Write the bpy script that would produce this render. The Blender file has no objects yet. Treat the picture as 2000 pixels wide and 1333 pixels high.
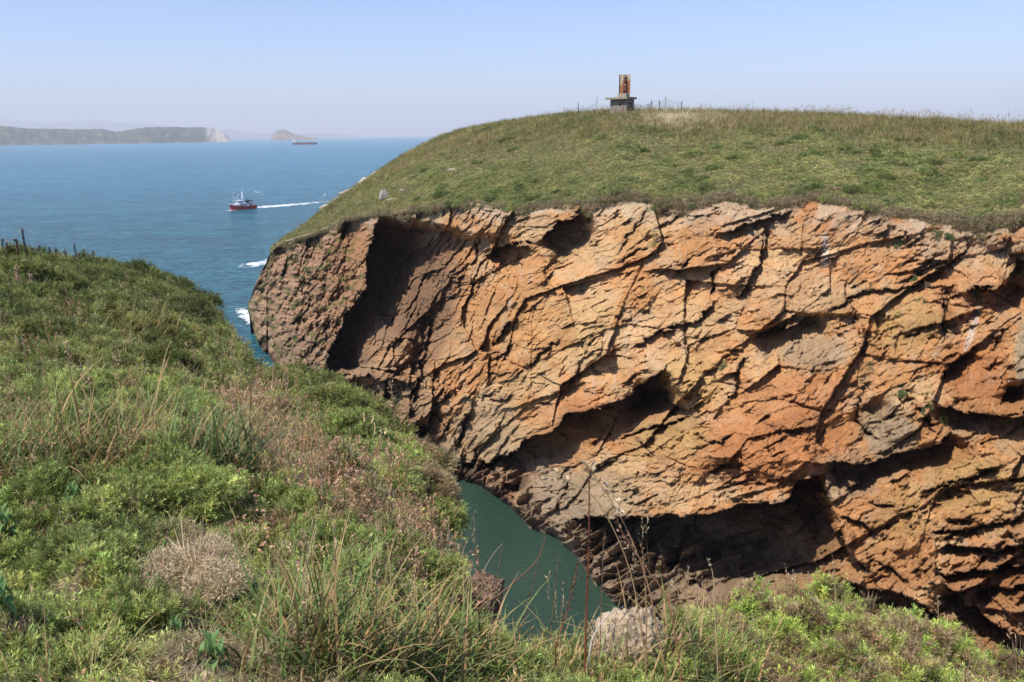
import bpy, math, random
import numpy as np
from mathutils import Vector
sc = bpy.context.scene
random.seed(7)
# ------------------------------------------------------------------ camera
F = 1556.0
TH = math.radians(14.56); RO = math.radians(0.70)
CAM = np.array([0.0, 0.0, 40.0])
Fw = np.array([0, math.cos(TH), -math.sin(TH)])
R0 = np.array([1.0, 0, 0]); U0 = np.array([0, math.sin(TH), math.cos(TH)])
Rv = math.cos(RO)*R0 - math.sin(RO)*U0
Uv = math.sin(RO)*R0 + math.cos(RO)*U0
cd = bpy.data.cameras.new('camera'); cam = bpy.data.objects.new('camera', cd)
sc.collection.objects.link(cam)
from mathutils import Matrix
cam.matrix_world = Matrix(((Rv[0], Uv[0], -Fw[0], 0), (Rv[1], Uv[1], -Fw[1], 0), (Rv[2], Uv[2], -Fw[2], 40), (0, 0, 0, 1)))
cd.sensor_width = 36; cd.lens = 28.0; cd.clip_start = 0.05; cd.clip_end = 200000
sc.camera = cam
# ------------------------------------------------------------------ sky, sun, exposure
SUN = np.array([-.45, -.30, .84]); SUN = SUN/np.linalg.norm(SUN)
SUN_EL = math.asin(SUN[2])
w = bpy.data.worlds.new('World'); sc.world = w; w.use_nodes = True
nt = w.node_tree; bg = nt.nodes['Background']
sk = nt.nodes.new('ShaderNodeTexSky'); sk.sky_type = 'NISHITA'; sk.sun_disc = False
sk.sun_elevation = SUN_EL; sk.sun_rotation = math.atan2(SUN[0], SUN[1])
sk.air_density = 1.0; sk.dust_density = 0.7; sk.ozone_density = 2.0; sk.altitude = 0
tn = nt.nodes.new('ShaderNodeMix'); tn.data_type = 'RGBA'; tn.blend_type = 'MULTIPLY'; tn.inputs[0].default_value = 1; tn.inputs[7].default_value = (.86, .94, 1.24, 1)
nt.links.new(sk.outputs[0], tn.inputs[6]); nt.links.new(tn.outputs[2], bg.inputs[0]); bg.inputs[1].default_value = 0.114
sl = bpy.data.lights.new('sun', 'SUN'); sl.energy = 4.9; sl.angle = math.radians(0.53); sl.color = (1, .955, .89)
so = bpy.data.objects.new('sun', sl); sc.collection.objects.link(so)
so.rotation_euler = Vector(SUN.tolist()).to_track_quat('Z', 'Y').to_euler(); so.location = (-60, -40, 150)
sc.view_settings.view_transform = 'Standard'; sc.view_settings.look = 'None'
sc.view_settings.exposure = 0.45; sc.view_settings.gamma = 1; sc.view_settings.use_curve_mapping = False
sc.render.engine = 'CYCLES'
cy = sc.cycles; cy.max_bounces = 6; cy.diffuse_bounces = 3; cy.glossy_bounces = 2; cy.transmission_bounces = 2
cy.transparent_max_bounces = 8; cy.volume_bounces = 0; cy.use_denoising = True
cy.sample_clamp_indirect = 4

# ------------------------------------------------------------------ maths helpers
def ray(px, py):
    px = np.asarray(px, float); py = np.asarray(py, float)
    a = ((px-1000)/F)[..., None]; b = (-(py-666.5)/F)[..., None]
    return Fw + a*Rv + b*Uv
def at(px, py, D):
    D = np.asarray(D, float)
    return CAM + ray(px, py)*D[..., None]
def water(px, py, z=0.0):
    r = ray(px, py); return CAM + r*((z-40)/r[..., 2])[..., None]
def lut(tab, x):
    xs = [t[0] for t in tab]; ys = [t[1] for t in tab]
    return np.interp(x, xs, ys)
def sm(a, b, x):
    t = np.clip((x-a)/(b-a), 0, 1); return t*t*(3-2*t)
M32 = np.uint64(0xffffffff)
def h2(ix, iy, seed):
    with np.errstate(over='ignore'):
        n = (ix.astype(np.int64).astype(np.uint64)*np.uint64(374761393) + iy.astype(np.int64).astype(np.uint64)*np.uint64(668265263) + np.uint64(seed*2246822519+12345)) & M32
        n = ((n ^ (n >> np.uint64(13)))*np.uint64(1274126177)) & M32
        n = ((n ^ (n >> np.uint64(15)))*np.uint64(2654435761)) & M32
        n = n ^ (n >> np.uint64(16))
    return n.astype(np.float64)/4294967295.0
def pn(x, y, seed=0):
    ix = np.floor(x); iy = np.floor(y); fx = x-ix; fy = y-iy
    u = fx*fx*fx*(fx*(fx*6-15)+10); v = fy*fy*fy*(fy*(fy*6-15)+10)
    def g(i, j):
        a = h2(ix+i, iy+j, seed)*2*math.pi
        return np.cos(a)*(fx-i)+np.sin(a)*(fy-j)
    return (g(0, 0)*(1-u)+g(1, 0)*u)*(1-v)+(g(0, 1)*(1-u)+g(1, 1)*u)*v
def fbm(x, y, o=4, seed=0, gain=.5):
    s = 0; a = 1; t = 0
    for i in range(o):
        s = s+a*pn(x*2**i+i*17.3, y*2**i-i*9.1, seed+i); t += a; a *= gain
    return s/t*1.6
def voro(x, y, seed):
    """cell randoms, offset from the cell seed, distance to the border"""
    ix = np.floor(x); iy = np.floor(y)
    f1 = np.full(x.shape, 9.); f2 = f1.copy(); cx = f1*0; cyy = f1*0; dx = f1*0; dy = f1*0
    for i in (-1, 0, 1):
        for j in (-1, 0, 1):
            gx = ix+i; gy = iy+j
            ex = x-(gx+h2(gx, gy, seed)); ey = y-(gy+h2(gx, gy, seed+1))
            d = ex*ex+ey*ey
            n = d < f1
            f2 = np.where(n, f1, np.minimum(f2, d)); f1 = np.where(n, d, f1)
            cx = np.where(n, gx, cx); cyy = np.where(n, gy, cyy); dx = np.where(n, ex, dx); dy = np.where(n, ey, dy)
    return h2(cx, cyy, seed+2), h2(cx, cyy, seed+3), h2(cx, cyy, seed+4), dx, dy, np.sqrt(f2)-np.sqrt(f1)
def facets(x, y, cell, ang, stretch, seed, tilt=1.0, shingle=.0):
    c, s = math.cos(ang), math.sin(ang)
    u = (x*c+y*s)/(cell*stretch); v = (-x*s+y*c)/cell
    r0, r1, r2, dx, dy, e = voro(u, v, seed)
    return (r0-.5)+tilt*((r1-.5)*dx*1.6+(r2-.5)*dy*1.6)-shingle*dy, e, r0, r1

# ------------------------------------------------------------------ material helpers
def newmat(name):
    m = bpy.data.materials.new(name); m.use_nodes = True
    return m, m.node_tree, m.node_tree.nodes['Principled BSDF']
def N(t, typ, **kw):
    n = t.nodes.new(typ)
    for k, v in kw.items():
        if k.startswith('i_'): n.inputs[k[2:].replace('_', ' ')].default_value = v
        else: setattr(n, k, v)
    return n
def mixc(t, fac, a, b, mode='MIX'):
    n = t.nodes.new('ShaderNodeMix'); n.data_type = 'RGBA'; n.blend_type = mode
    for s, v in ((0, fac), (6, a), (7, b)):
        if isinstance(v, bpy.types.NodeSocket): t.links.new(v, n.inputs[s])
        else: n.inputs[s].default_value = v if not isinstance(v, tuple) or len(v) == 4 else (*v, 1)
    return n.outputs[2]
def mathn(t, op, a, b=0.0, clamp=False):
    n = t.nodes.new('ShaderNodeMath'); n.operation = op; n.use_clamp = clamp
    for s, v in ((0, a), (1, b)):
        if isinstance(v, bpy.types.NodeSocket): t.links.new(v, n.inputs[s])
        else: n.inputs[s].default_value = v
    return n.outputs[0]
def ramp(t, fac, stops):
    n = t.nodes.new('ShaderNodeValToRGB'); t.links.new(fac, n.inputs[0])
    el = n.color_ramp.elements
    while len(el) < len(stops): el.new(.5)
    for e, (p, c) in zip(el, stops): e.position = p; e.color = (*c, 1) if len(c) == 3 else c
    return n.outputs[0]
def noise(t, vec, scale, detail=4, rough=.6, dist=0):
    n = t.nodes.new('ShaderNodeTexNoise'); n.inputs['Scale'].default_value = scale
    n.inputs['Detail'].default_value = detail; n.inputs['Roughness'].default_value = rough; n.inputs['Distortion'].default_value = dist
    if vec is not None: t.links.new(vec, n.inputs['Vector'])
    return n.outputs[0]
def mapping(t, vec, scale=(1, 1, 1), rot=(0, 0, 0)):
    n = t.nodes.new('ShaderNodeMapping'); n.inputs['Scale'].default_value = scale; n.inputs['Rotation'].default_value = rot
    t.links.new(vec, n.inputs['Vector']); return n.outputs[0]
def bump(t, h, strength, dist, nrm=None):
    n = t.nodes.new('ShaderNodeBump'); n.inputs['Strength'].default_value = strength; n.inputs['Distance'].default_value = dist
    t.links.new(h, n.inputs['Height'])
    if nrm is not None: t.links.new(nrm, n.inputs['Normal'])
    return n.outputs[0]
def simple(name, col, rough=.7, var=.25, scale=6, metal=0):
    m, t, b = newmat(name)
    pos = t.nodes.new('ShaderNodeTexCoord').outputs['Object']
    n = noise(t, pos, scale, 5, .6)
    c = ramp(t, n, [(.3, tuple(x*(1-var) for x in col)), (.7, tuple(min(1, x*(1+var)) for x in col))])
    t.links.new(c, b.inputs['Base Color']); b.inputs['Roughness'].default_value = rough; b.inputs['Metallic'].default_value = metal
    return m
def vcol_rock(name, fine=1.0, rough=.9, bstr=.62):
    m, t, b = newmat(name)
    at_ = t.nodes.new('ShaderNodeAttribute'); at_.attribute_name = 'Col'
    pos = t.nodes.new('ShaderNodeTexCoord').outputs['Object']
    n1 = noise(t, pos, 1.1*fine, 8, .72, .3)
    n2 = noise(t, pos, 7*fine, 6, .75)
    k1 = ramp(t, n1, [(.28, (.72, .68, .66)), (.5, (1, 1, 1)), (.74, (1.22, 1.2, 1.14))])
    k2 = ramp(t, n2, [(.32, (.58, .54, .50)), (.5, (1, 1, 1)), (.68, (1.30, 1.30, 1.28))])
    c = mixc(t, 1.0, at_.outputs['Color'], k1, 'MULTIPLY'); c = mixc(t, .9, c, k2, 'MULTIPLY')
    t.links.new(c, b.inputs['Base Color']); b.inputs['Roughness'].default_value = rough
    b.inputs['Specular IOR Level'].default_value = .2
    v = t.nodes.new('ShaderNodeTexVoronoi'); v.feature = 'DISTANCE_TO_EDGE'; v.inputs['Scale'].default_value = .9*fine
    dv = t.nodes.new('ShaderNodeVectorMath'); dv.operation = 'ADD'
    nn = t.nodes.new('ShaderNodeTexNoise'); nn.inputs['Scale'].default_value = 1.3*fine; t.links.new(pos, nn.inputs['Vector'])
    t.links.new(pos, dv.inputs[0]); t.links.new(nn.outputs['Color'], dv.inputs[1])
    t.links.new(mapping(t, dv.outputs[0], (1, 1, 1.8), (.3, .5, 0)), v.inputs['Vector'])
    crack = mathn(t, 'MULTIPLY', v.outputs['Distance'], 14, True)
    n3 = bump(t, crack, bstr*.5, .12/fine)
    n4 = bump(t, n1, bstr, .55/fine, n3); n5 = bump(t, n2, bstr, .10/fine, n4)
    t.links.new(n5, b.inputs['Normal'])
    return m

# ------------------------------------------------------------------ object helpers
COL = sc.collection
def tag(o, label=None, cat=None, group=None, kind=None):
    for k, v in (('label', label), ('category', cat), ('group', group), ('kind', kind)):
        if v: o[k] = v
    return o
def mesh_np(name, V, Fq, mats, parent=None, smooth=True, cols=None, midx=None, loc=None):
    V = np.asarray(V, np.float64); me = bpy.data.meshes.new(name)
    if loc is not None: V = V-np.asarray(loc)
    Fq = np.asarray(Fq, np.int32); k = Fq.shape[1]
    me.vertices.add(len(V)); me.vertices.foreach_set('co', V.astype(np.float32).ravel())
    me.loops.add(Fq.size); me.loops.foreach_set('vertex_index', Fq.ravel())
    me.polygons.add(len(Fq)); me.polygons.foreach_set('loop_start', np.arange(0, Fq.size, k, dtype=np.int32))
    me.polygons.foreach_set('loop_total', np.full(len(Fq), k, np.int32))
    if not isinstance(mats, (list, tuple)): mats = [mats]
    for m in mats: me.materials.append(m)
    if midx is not None: me.polygons.foreach_set('material_index', np.asarray(midx, np.int32))
    me.polygons.foreach_set('use_smooth', np.full(len(Fq), smooth, bool))
    if cols is not None:
        a = me.color_attributes.new('Col', 'FLOAT_COLOR', 'POINT')
        c = np.ones((len(V), 4), np.float32); c[:, :3] = cols; a.data.foreach_set('color', c.ravel())
    me.update(); me.validate()
    o = bpy.data.objects.new(name, me); COL.objects.link(o)
    if loc is not None: o.location = [float(a) for a in loc]
    if parent: o.parent = parent
    return o
def grid_faces(nr, nc):
    i = np.arange(nr-1)[:, None]*nc+np.arange(nc-1)[None, :]
    return np.stack([i, i+nc, i+nc+1, i+1], -1).reshape(-1, 4)
class MB:
    """collects primitive shapes into one mesh"""
    def __init__(s): s.v = []; s.f = []
    def add(s, v, f):
        n = len(s.v); s.v += [tuple(map(float, p)) for p in v]; s.f += [tuple(n+i for i in q) for q in f]; return s
    def hull(s, pts8):
        return s.add(pts8, [(0, 3, 2, 1), (4, 5, 6, 7), (0, 1, 5, 4), (1, 2, 6, 5), (2, 3, 7, 6), (3, 0, 4, 7)])
    def box(s, c, d, rz=0, taper=1.0):
        x, y, z = d[0]/2, d[1]/2, d[2]/2; ca, sa = math.cos(rz), math.sin(rz); P = []
        for dz, k in ((-z, 1), (z, taper)):
            for dx, dy in ((-x, -y), (x, -y), (x, y), (-x, y)):
                P.append((c[0]+(dx*ca-dy*sa)*k, c[1]+(dx*sa+dy*ca)*k, c[2]+dz))
        return s.hull(P)
    def tube(s, pts, rad, n=6):
        pts = [Vector([float(a) for a in p]) for p in pts]
        if not hasattr(rad, '__len__'): rad = [rad]*len(pts)
        V = []; Fc = []
        for i, p in enumerate(pts):
            d = (pts[min(i+1, len(pts)-1)]-pts[max(i-1, 0)]); d = d.normalized() if d.length > 1e-9 else Vector((0, 0, 1))
            a = d.orthogonal().normalized(); b = d.cross(a)
            if i and (a-pa).length > 1:
                pass
            pa = a
            for k in range(n):
                t = 2*math.pi*k/n; V.append(p+(a*math.cos(t)+b*math.sin(t))*rad[i])
        for i in range(len(pts)-1):
            for k in range(n):
                Fc.append((i*n+k, i*n+(k+1) % n, (i+1)*n+(k+1) % n, (i+1)*n+k))
        Fc.append(tuple(range(n-1, -1, -1))); Fc.append(tuple((len(pts)-1)*n+k for k in range(n)))
        return s.add(V, Fc)
    def build(s, name, mat, parent=None, smooth=False, loc=(0, 0, 0)):
        me = bpy.data.meshes.new(name)
        me.from_pydata([(a-loc[0], b-loc[1], c-loc[2]) for a, b, c in s.v], [], s.f)
        for m in (mat if isinstance(mat, (list, tuple)) else [mat]): me.materials.append(m)
        if smooth: me.polygons.foreach_set('use_smooth', [True]*len(me.polygons))
        me.update(); o = bpy.data.objects.new(name, me); COL.objects.link(o); o.location = loc
        if parent: o.parent = parent
        return o
def empty(name, loc, rz=0):
    o = bpy.data.objects.new(name, None); COL.objects.link(o)
    o.location = [float(a) for a in loc]; o.rotation_euler = (0, 0, rz); o.empty_display_size = .2; return o
def copy_tree(o, parent=None):
    c = o.copy(); COL.objects.link(c); c.parent = parent
    for ch in list(o.children): copy_tree(ch, c)
    return c

# ------------------------------------------------------------------ sea
def sea_material():
    m, t, b = newmat('sea_water')
    pos = t.nodes.new('ShaderNodeTexCoord').outputs['Object']
    sep = t.nodes.new('ShaderNodeSeparateXYZ'); t.links.new(pos, sep.inputs[0])
    # green shallow water in the inlet, blue outside
    big = noise(t, mapping(t, pos, (.004, .002, 1)), 1, 5, .6)
    mid = noise(t, mapping(t, pos, (.03, .05, 1)), 1, 5, .6)
    deep = ramp(t, big, [(.3, (.038, .195, .290)), (.7, (.058, .25, .36))])
    deep = mixc(t, mathn(t, 'MULTIPLY', mid, .5), deep, (.026, .17, .235, 1))
    yy = mathn(t, 'ADD', sep.outputs[1], mathn(t, 'MULTIPLY', mid, 24))
    f = mathn(t, 'DIVIDE', mathn(t, 'SUBTRACT', yy, 118), 40, True)
    pat = noise(t, mapping(t, pos, (.10, .07, 1)), 1, 5, .6, .5)
    green = ramp(t, pat, [(.35, (.022, .045, .030)), (.6, (.030, .055, .036)), (.75, (.042, .054, .030))])
    wv = mapping(t, pos, (1, 1.9, 1), (0, 0, .35))
    a1 = noise(t, wv, .055, 3, .55, .3); a2 = noise(t, wv, .33, 4, .65, .4); a3 = noise(t, wv, 2.0, 3, .6); a0 = noise(t, mapping(t, pos, (.011, .03, 1), (0, 0, .2)), 1, 4, .65, .4)
    teal = mathn(t, 'DIVIDE', mathn(t, 'SUBTRACT', yy, 330), 400, True)
    outer = mixc(t, teal, (.026, .15, .19, 1), deep)
    chop = ramp(t, a2, [(.36, (.50, .58, .64)), (.5, (.95, .97, 1)), (.64, (1.7, 1.55, 1.42))]); swell = ramp(t, a1, [(.34, (.74, .78, .8)), (.5, (1, 1, 1)), (.66, (1.3, 1.24, 1.2))])  # wave shading painted into the water colour: dark troughs, light crests
    streak = ramp(t, a0, [(.35, (.84, .88, .9)), (.65, (1.16, 1.12, 1.1))])
    outer = mixc(t, 1, mixc(t, 1, mixc(t, 1, outer, chop, 'MULTIPLY'), swell, 'MULTIPLY'), streak, 'MULTIPLY')
    c = mixc(t, f, green, outer)
    t.links.new(c, b.inputs['Base Color'])
    b.inputs['IOR'].default_value = 1.33; b.inputs['Specular IOR Level'].default_value = .5
    t.links.new(ramp(t, f, [(0, (.12,)*3), (1, (.22,)*3)]), b.inputs['Roughness'])
    s1 = bump(t, a1, 1, 12.0); s2 = bump(t, a2, 1, 4.2, s1); s3 = bump(t, a3, .9, .5, s2)
    calm = bump(t, noise(t, pos, 1.6, 5, .65), .9, .22)
    mx = t.nodes.new('ShaderNodeMix'); mx.data_type = 'VECTOR'
    t.links.new(f, mx.inputs[0]); t.links.new(calm, mx.inputs[4]); t.links.new(s3, mx.inputs[5])
    t.links.new(mx.outputs[1], b.inputs['Normal'])
    return m
S_ = 60000
xs = np.concatenate([-np.geomspace(S_, 60, 22), [0], np.geomspace(60, S_, 22)])
X, Y = np.meshgrid(xs, xs)
sea = mesh_np('sea', np.stack([X, Y, X*0], -1).reshape(-1, 3), grid_faces(45, 45)[:, ::-1], sea_material()); tag(sea, kind='structure')

# ------------------------------------------------------------------ headland cliff
TOP = [(484, 592), (490, 582), (495, 565), (505, 542), (520, 512), (530, 486), (538, 478), (550, 472), (595, 459), (640, 444), (670, 425), (720, 417), (780, 411), (830, 405),
       (880, 398), (920, 396), (960, 404), (1000, 404), (1050, 402), (1100, 402), (1150, 399), (1200, 388), (1215, 382), (1260, 390), (1330, 398), (1400, 390),
       (1420, 385), (1480, 402), (1540, 395), (1590, 386), (1640, 394), (1700, 405), (1760, 415), (1830, 430), (1900, 440), (1960, 435), (2000, 425), (2100, 430), (2400, 440)]
FOOT = [(484, 598), (490, 622), (497, 650), (508, 680), (515, 696), (521, 706), (540, 735), (560, 760), (620, 815), (700, 865), (760, 900), (850, 938), (870, 945), (930, 962), (990, 1002), (1030, 1042), (1080, 1062),
        (1110, 1087), (1150, 1140), (1200, 1198), (1300, 1290), (1500, 1450), (2000, 1800), (2400, 2080)]
DTOP = [(484, 156), (500, 150), (540, 146), (640, 134), (720, 123), (850, 108), (1000, 98), (1200, 89), (1500, 79), (1800, 70), (2000, 64), (2400, 54)]
# polylines traced along the rock's ledges and clefts: rock on the right-hand side of the
# direction of travel lies deeper by amp metres and comes forward again over L pixels
LED = [
 ([(891,905),(990,896),(1026,862),(1080,846),(1103,810),(1179,794),(1215,779),(1250,752),(1304,716)],7.5,72,1),
 ([(1056,1066),(1072,1034),(1124,1008),(1200,1012),(1280,1012),(1392,1004),(1440,988),(1532,976),(1560,936),(1608,920)],12.0,135,1),
 ([(1600,921),(1624,904),(1672,908),(1716,896),(1780,880),(1840,868),(1864,836)],4.5,42,1),
 ([(1636,1008),(1680,1020),(1724,1044)],1.8,14,1),
 ([(1600,1142),(1640,1140),(1700,1148),(1765,1158),(1800,1184),(1850,1220),(1900,1245)],4.5,40,1),
 ([(1464,662),(1512,642),(1560,630),(1612,606)],2.8,48,1),
 ([(1612,606),(1648,590),(1684,568),(1724,572),(1760,568),(1800,552),(1840,552)],1.0,16,1),
 ([(1232,684),(1272,658),(1320,638),(1372,622),(1388,598),(1384,576)],1.4,18,1),
 ([(1384,580),(1396,528),(1402,512)],1.7,11,1),
 ([(1440,590),(1480,520),(1492,480),(1490,436)],1.8,22,1),
 ([(1392,458),(1424,454),(1480,430),(1488,424),(1552,410)],2.1,30,1),
 ([(1784,520),(1840,492)],.8,7,1),
 ([(1752,552),(1824,522),(1888,492),(1890,460)],1.0,11,1),
 ([(1876,566),(1960,556),(1990,512),(2080,490)],3.6,42,1),
 ([(1838,664),(1846,610),(1843,556)],1.9,19,1),
 ([(1832,758),(1856,712),(1906,678)],2.4,20,1),
 ([(1830,784),(1880,808),(1960,818),(2010,806),(2100,800)],4.2,32,1),
 ([(1950,792),(1968,760),(2010,742)],3.2,28,1),
 ([(1816,1040),(1880,1036),(1960,1026),(2000,998),(2080,980)],1.8,14,1),
 ([(1828,1078),(1856,1066),(1960,1069),(2030,1060)],3.0,22,1),
 ([(1822,1116),(1880,1121),(1960,1104),(2040,1096)],2.8,22,1),
 ([(1888,1162),(1960,1148),(2060,1140)],2.4,20,1),
 ([(1836,1140),(1900,1182),(1960,1226),(2010,1252),(2080,1290)],4.5,42,1),
 ([(1790,968),(1848,948),(1904,932),(1944,912)],1.2,13,1),
 ([(1840,1010),(1880,1016),(1920,1008)],1.0,14,1),
 ([(1416,800),(1436,760),(1440,714),(1466,690)],1.1,15,1),
 ([(1240,752),(1262,770),(1300,765),(1318,790),(1360,800)],2.6,26,1),
 ([(1200,858),(1260,842),(1300,830),(1352,808)],1.8,15,1),
 ([(1236,852),(1262,872),(1282,896)],1.0,8,1),
 ([(1352,852),(1408,866),(1430,834)],1.2,11,1),
 ([(941,500),(965,484),(990,477),(1031,475),(1050,492)],5.0,66,1),
 ([(1046,474),(1071,450),(1116,420),(1157,408)],6.5,60,1),
 ([(639,735),(643,678),(668,642),(680,604),(714,562),(722,495),(735,455),(742,414)],14.,165,1),
 ([(714,716),(738,744),(774,740),(812,750)],7.0,70,1),
 ([(800,800),(815,745),(833,650),(846,610)],2.4,34,1),
 ([(660,470),(672,440),(690,424)],2.6,20,1),
 ([(600,500),(606,470),(622,446)],1.6,14,1),
 ([(945,702),(1013,671)],1.1,13,1),
 ([(945,731),(1008,729)],1.1,12,1),
 ([(927,776),(990,776),(1010,760)],1.1,13,1),
 ([(797,852),(837,826),(852,790)],4.0,28,1),
 ([(842,794),(884,764)],1.5,14,1),
 ([(880,893),(900,850),(916,798)],2.0,17,1),
 ([(954,677),(980,648),(1010,615)],2.2,26,1),
 ([(880,560),(930,500),(944,440)],1.4,20,1),
 ([(860,600),(900,560),(925,545)],1.4,18,1),
 ([(1017,718),(1067,686),(1098,651)],1.1,10,1),
 ([(1107,766),(1120,735),(1134,700)],1.1,9,1),
 ([(1053,788),(1082,783)],.8,9,1),
 ([(1143,711),(1188,736)],.8,8,1),
 ([(1134,756),(1160,768),(1190,770)],.8,9,1),
 ([(1308,550),(1352,498),(1392,476)],1.0,10,1),
 ([(1200,518),(1240,498),(1270,478)],.9,10,1),
 ([(1616,648),(1672,646)],.6,7,1),
 ([(1676,644),(1670,610),(1658,594)],.9,5,1),
 ([(1690,690),(1682,650),(1676,640)],.9,5,1),
 ([(1680,762),(1678,820),(1696,846),(1722,862)],1.2,9,1),
 ([(1776,784),(1812,820),(1834,856)],1.3,10,1),
 ([(1760,656),(1808,642),(1838,630)],.9,9,1),
 ([(1648,590),(1653,560),(1658,545)],1.0,7,1),
 ([(1692,984),(1752,988)],.9,10,1),
 ([(1650,960),(1680,945),(1690,925)],1.2,14,1),
 ([(1456,766),(1500,760),(1530,750)],.5,6,1),
 ([(1440,790),(1480,785),(1540,770)],.5,6,1),
 ([(1456,940),(1520,942),(1552,928)],.8,9,1),
 ([(1486,820),(1540,842),(1600,862)],.5,6,1),
 ([(1820,585),(1880,600),(1960,590)],.6,8,1),
 ([(1932,700),(1940,660),(1985,640)],.8,7,1),
 ([(1270,450),(1310,430),(1340,400)],.8,10,1),
 ([(1205,500),(1240,440),(1262,395)],.9,9,1),
 ([(960,1040),(1010,1010),(1040,985)],1.4,16,1),
 ([(1140,930),(1180,905),(1215,900)],1.2,13,1),
 ([(1700,1090),(1745,1110),(1780,1150)],1.2,14,1),
 ([(1640,1085),(1680,1100),(1720,1140)],1.4,16,1),
 ([(560,640),(600,600),(612,560)],1.6,16,1),
 ([(545,560),(560,520),(575,490)],1.3,14,1),
 ([(600,690),(630,660),(650,610)],1.5,16,1),
]
def ledge_field(px, py):
    rec = np.zeros(px.shape); crk = np.zeros(px.shape)
    ca = voro(px/26+.3*fbm(px/20, py/20, 2, 7), py/18, 601); cb = voro(px/11, py/9, 611)   # angular jogs along every edge
    wx = px+6*fbm(px/40, py/40, 2, 3)+9*(ca[0]-.5)+4*(cb[0]-.5); wy = py+6*fbm(px/40+9, py/40+5, 2, 4)+9*(ca[1]-.5)+4*(cb[1]-.5)
    for pts, amp, L, _ in LED:
        pts = np.array(pts, float); mg = 3.2*L+12
        msk = (wx > pts[:, 0].min()-mg) & (wx < pts[:, 0].max()+mg) & (wy > pts[:, 1].min()-mg) & (wy < pts[:, 1].max()+mg)
        if not msk.any(): continue
        x = wx[msk]; y = wy[msk]
        best = np.full(x.shape, 1e9); side = np.zeros(x.shape); arc = np.zeros(x.shape); over = np.zeros(x.shape)
        seg = np.hypot(*(pts[1:]-pts[:-1]).T); cum = np.concatenate([[0], np.cumsum(seg)]); tot = cum[-1]
        for i in range(len(seg)):
            a, b = pts[i], pts[i+1]; d = b-a
            tt = ((x-a[0])*d[0]+(y-a[1])*d[1])/(seg[i]**2); tc = np.clip(tt, 0, 1)
            qx = x-(a[0]+tc*d[0]); qy = y-(a[1]+tc*d[1]); dd = np.hypot(qx, qy)
            s = (d[0]*(y-a[1])-d[1]*(x-a[0]))
            n = dd < best
            best = np.where(n, dd, best); side = np.where(n, s, side); arc = np.where(n, cum[i]+tc*seg[i], arc)
        ta = min(28, tot*.3)
        endw = sm(0, ta, arc)*sm(0, ta, tot-arc)
        ex = 1.25+1.25*min(1, max(0, (L-18)/30)); prof = np.where(side > 0, np.exp(-(best/(L*(.8+.3*min(1, L/50))))**ex), -.10*np.exp(-best/(L*.9)))
        rec[msk] += amp*prof*(.05+.95*endw)
        crk[msk] = np.maximum(crk[msk], np.exp(-(best/4.5)**2)*endw*min(1, amp))
    return rec, crk
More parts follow.
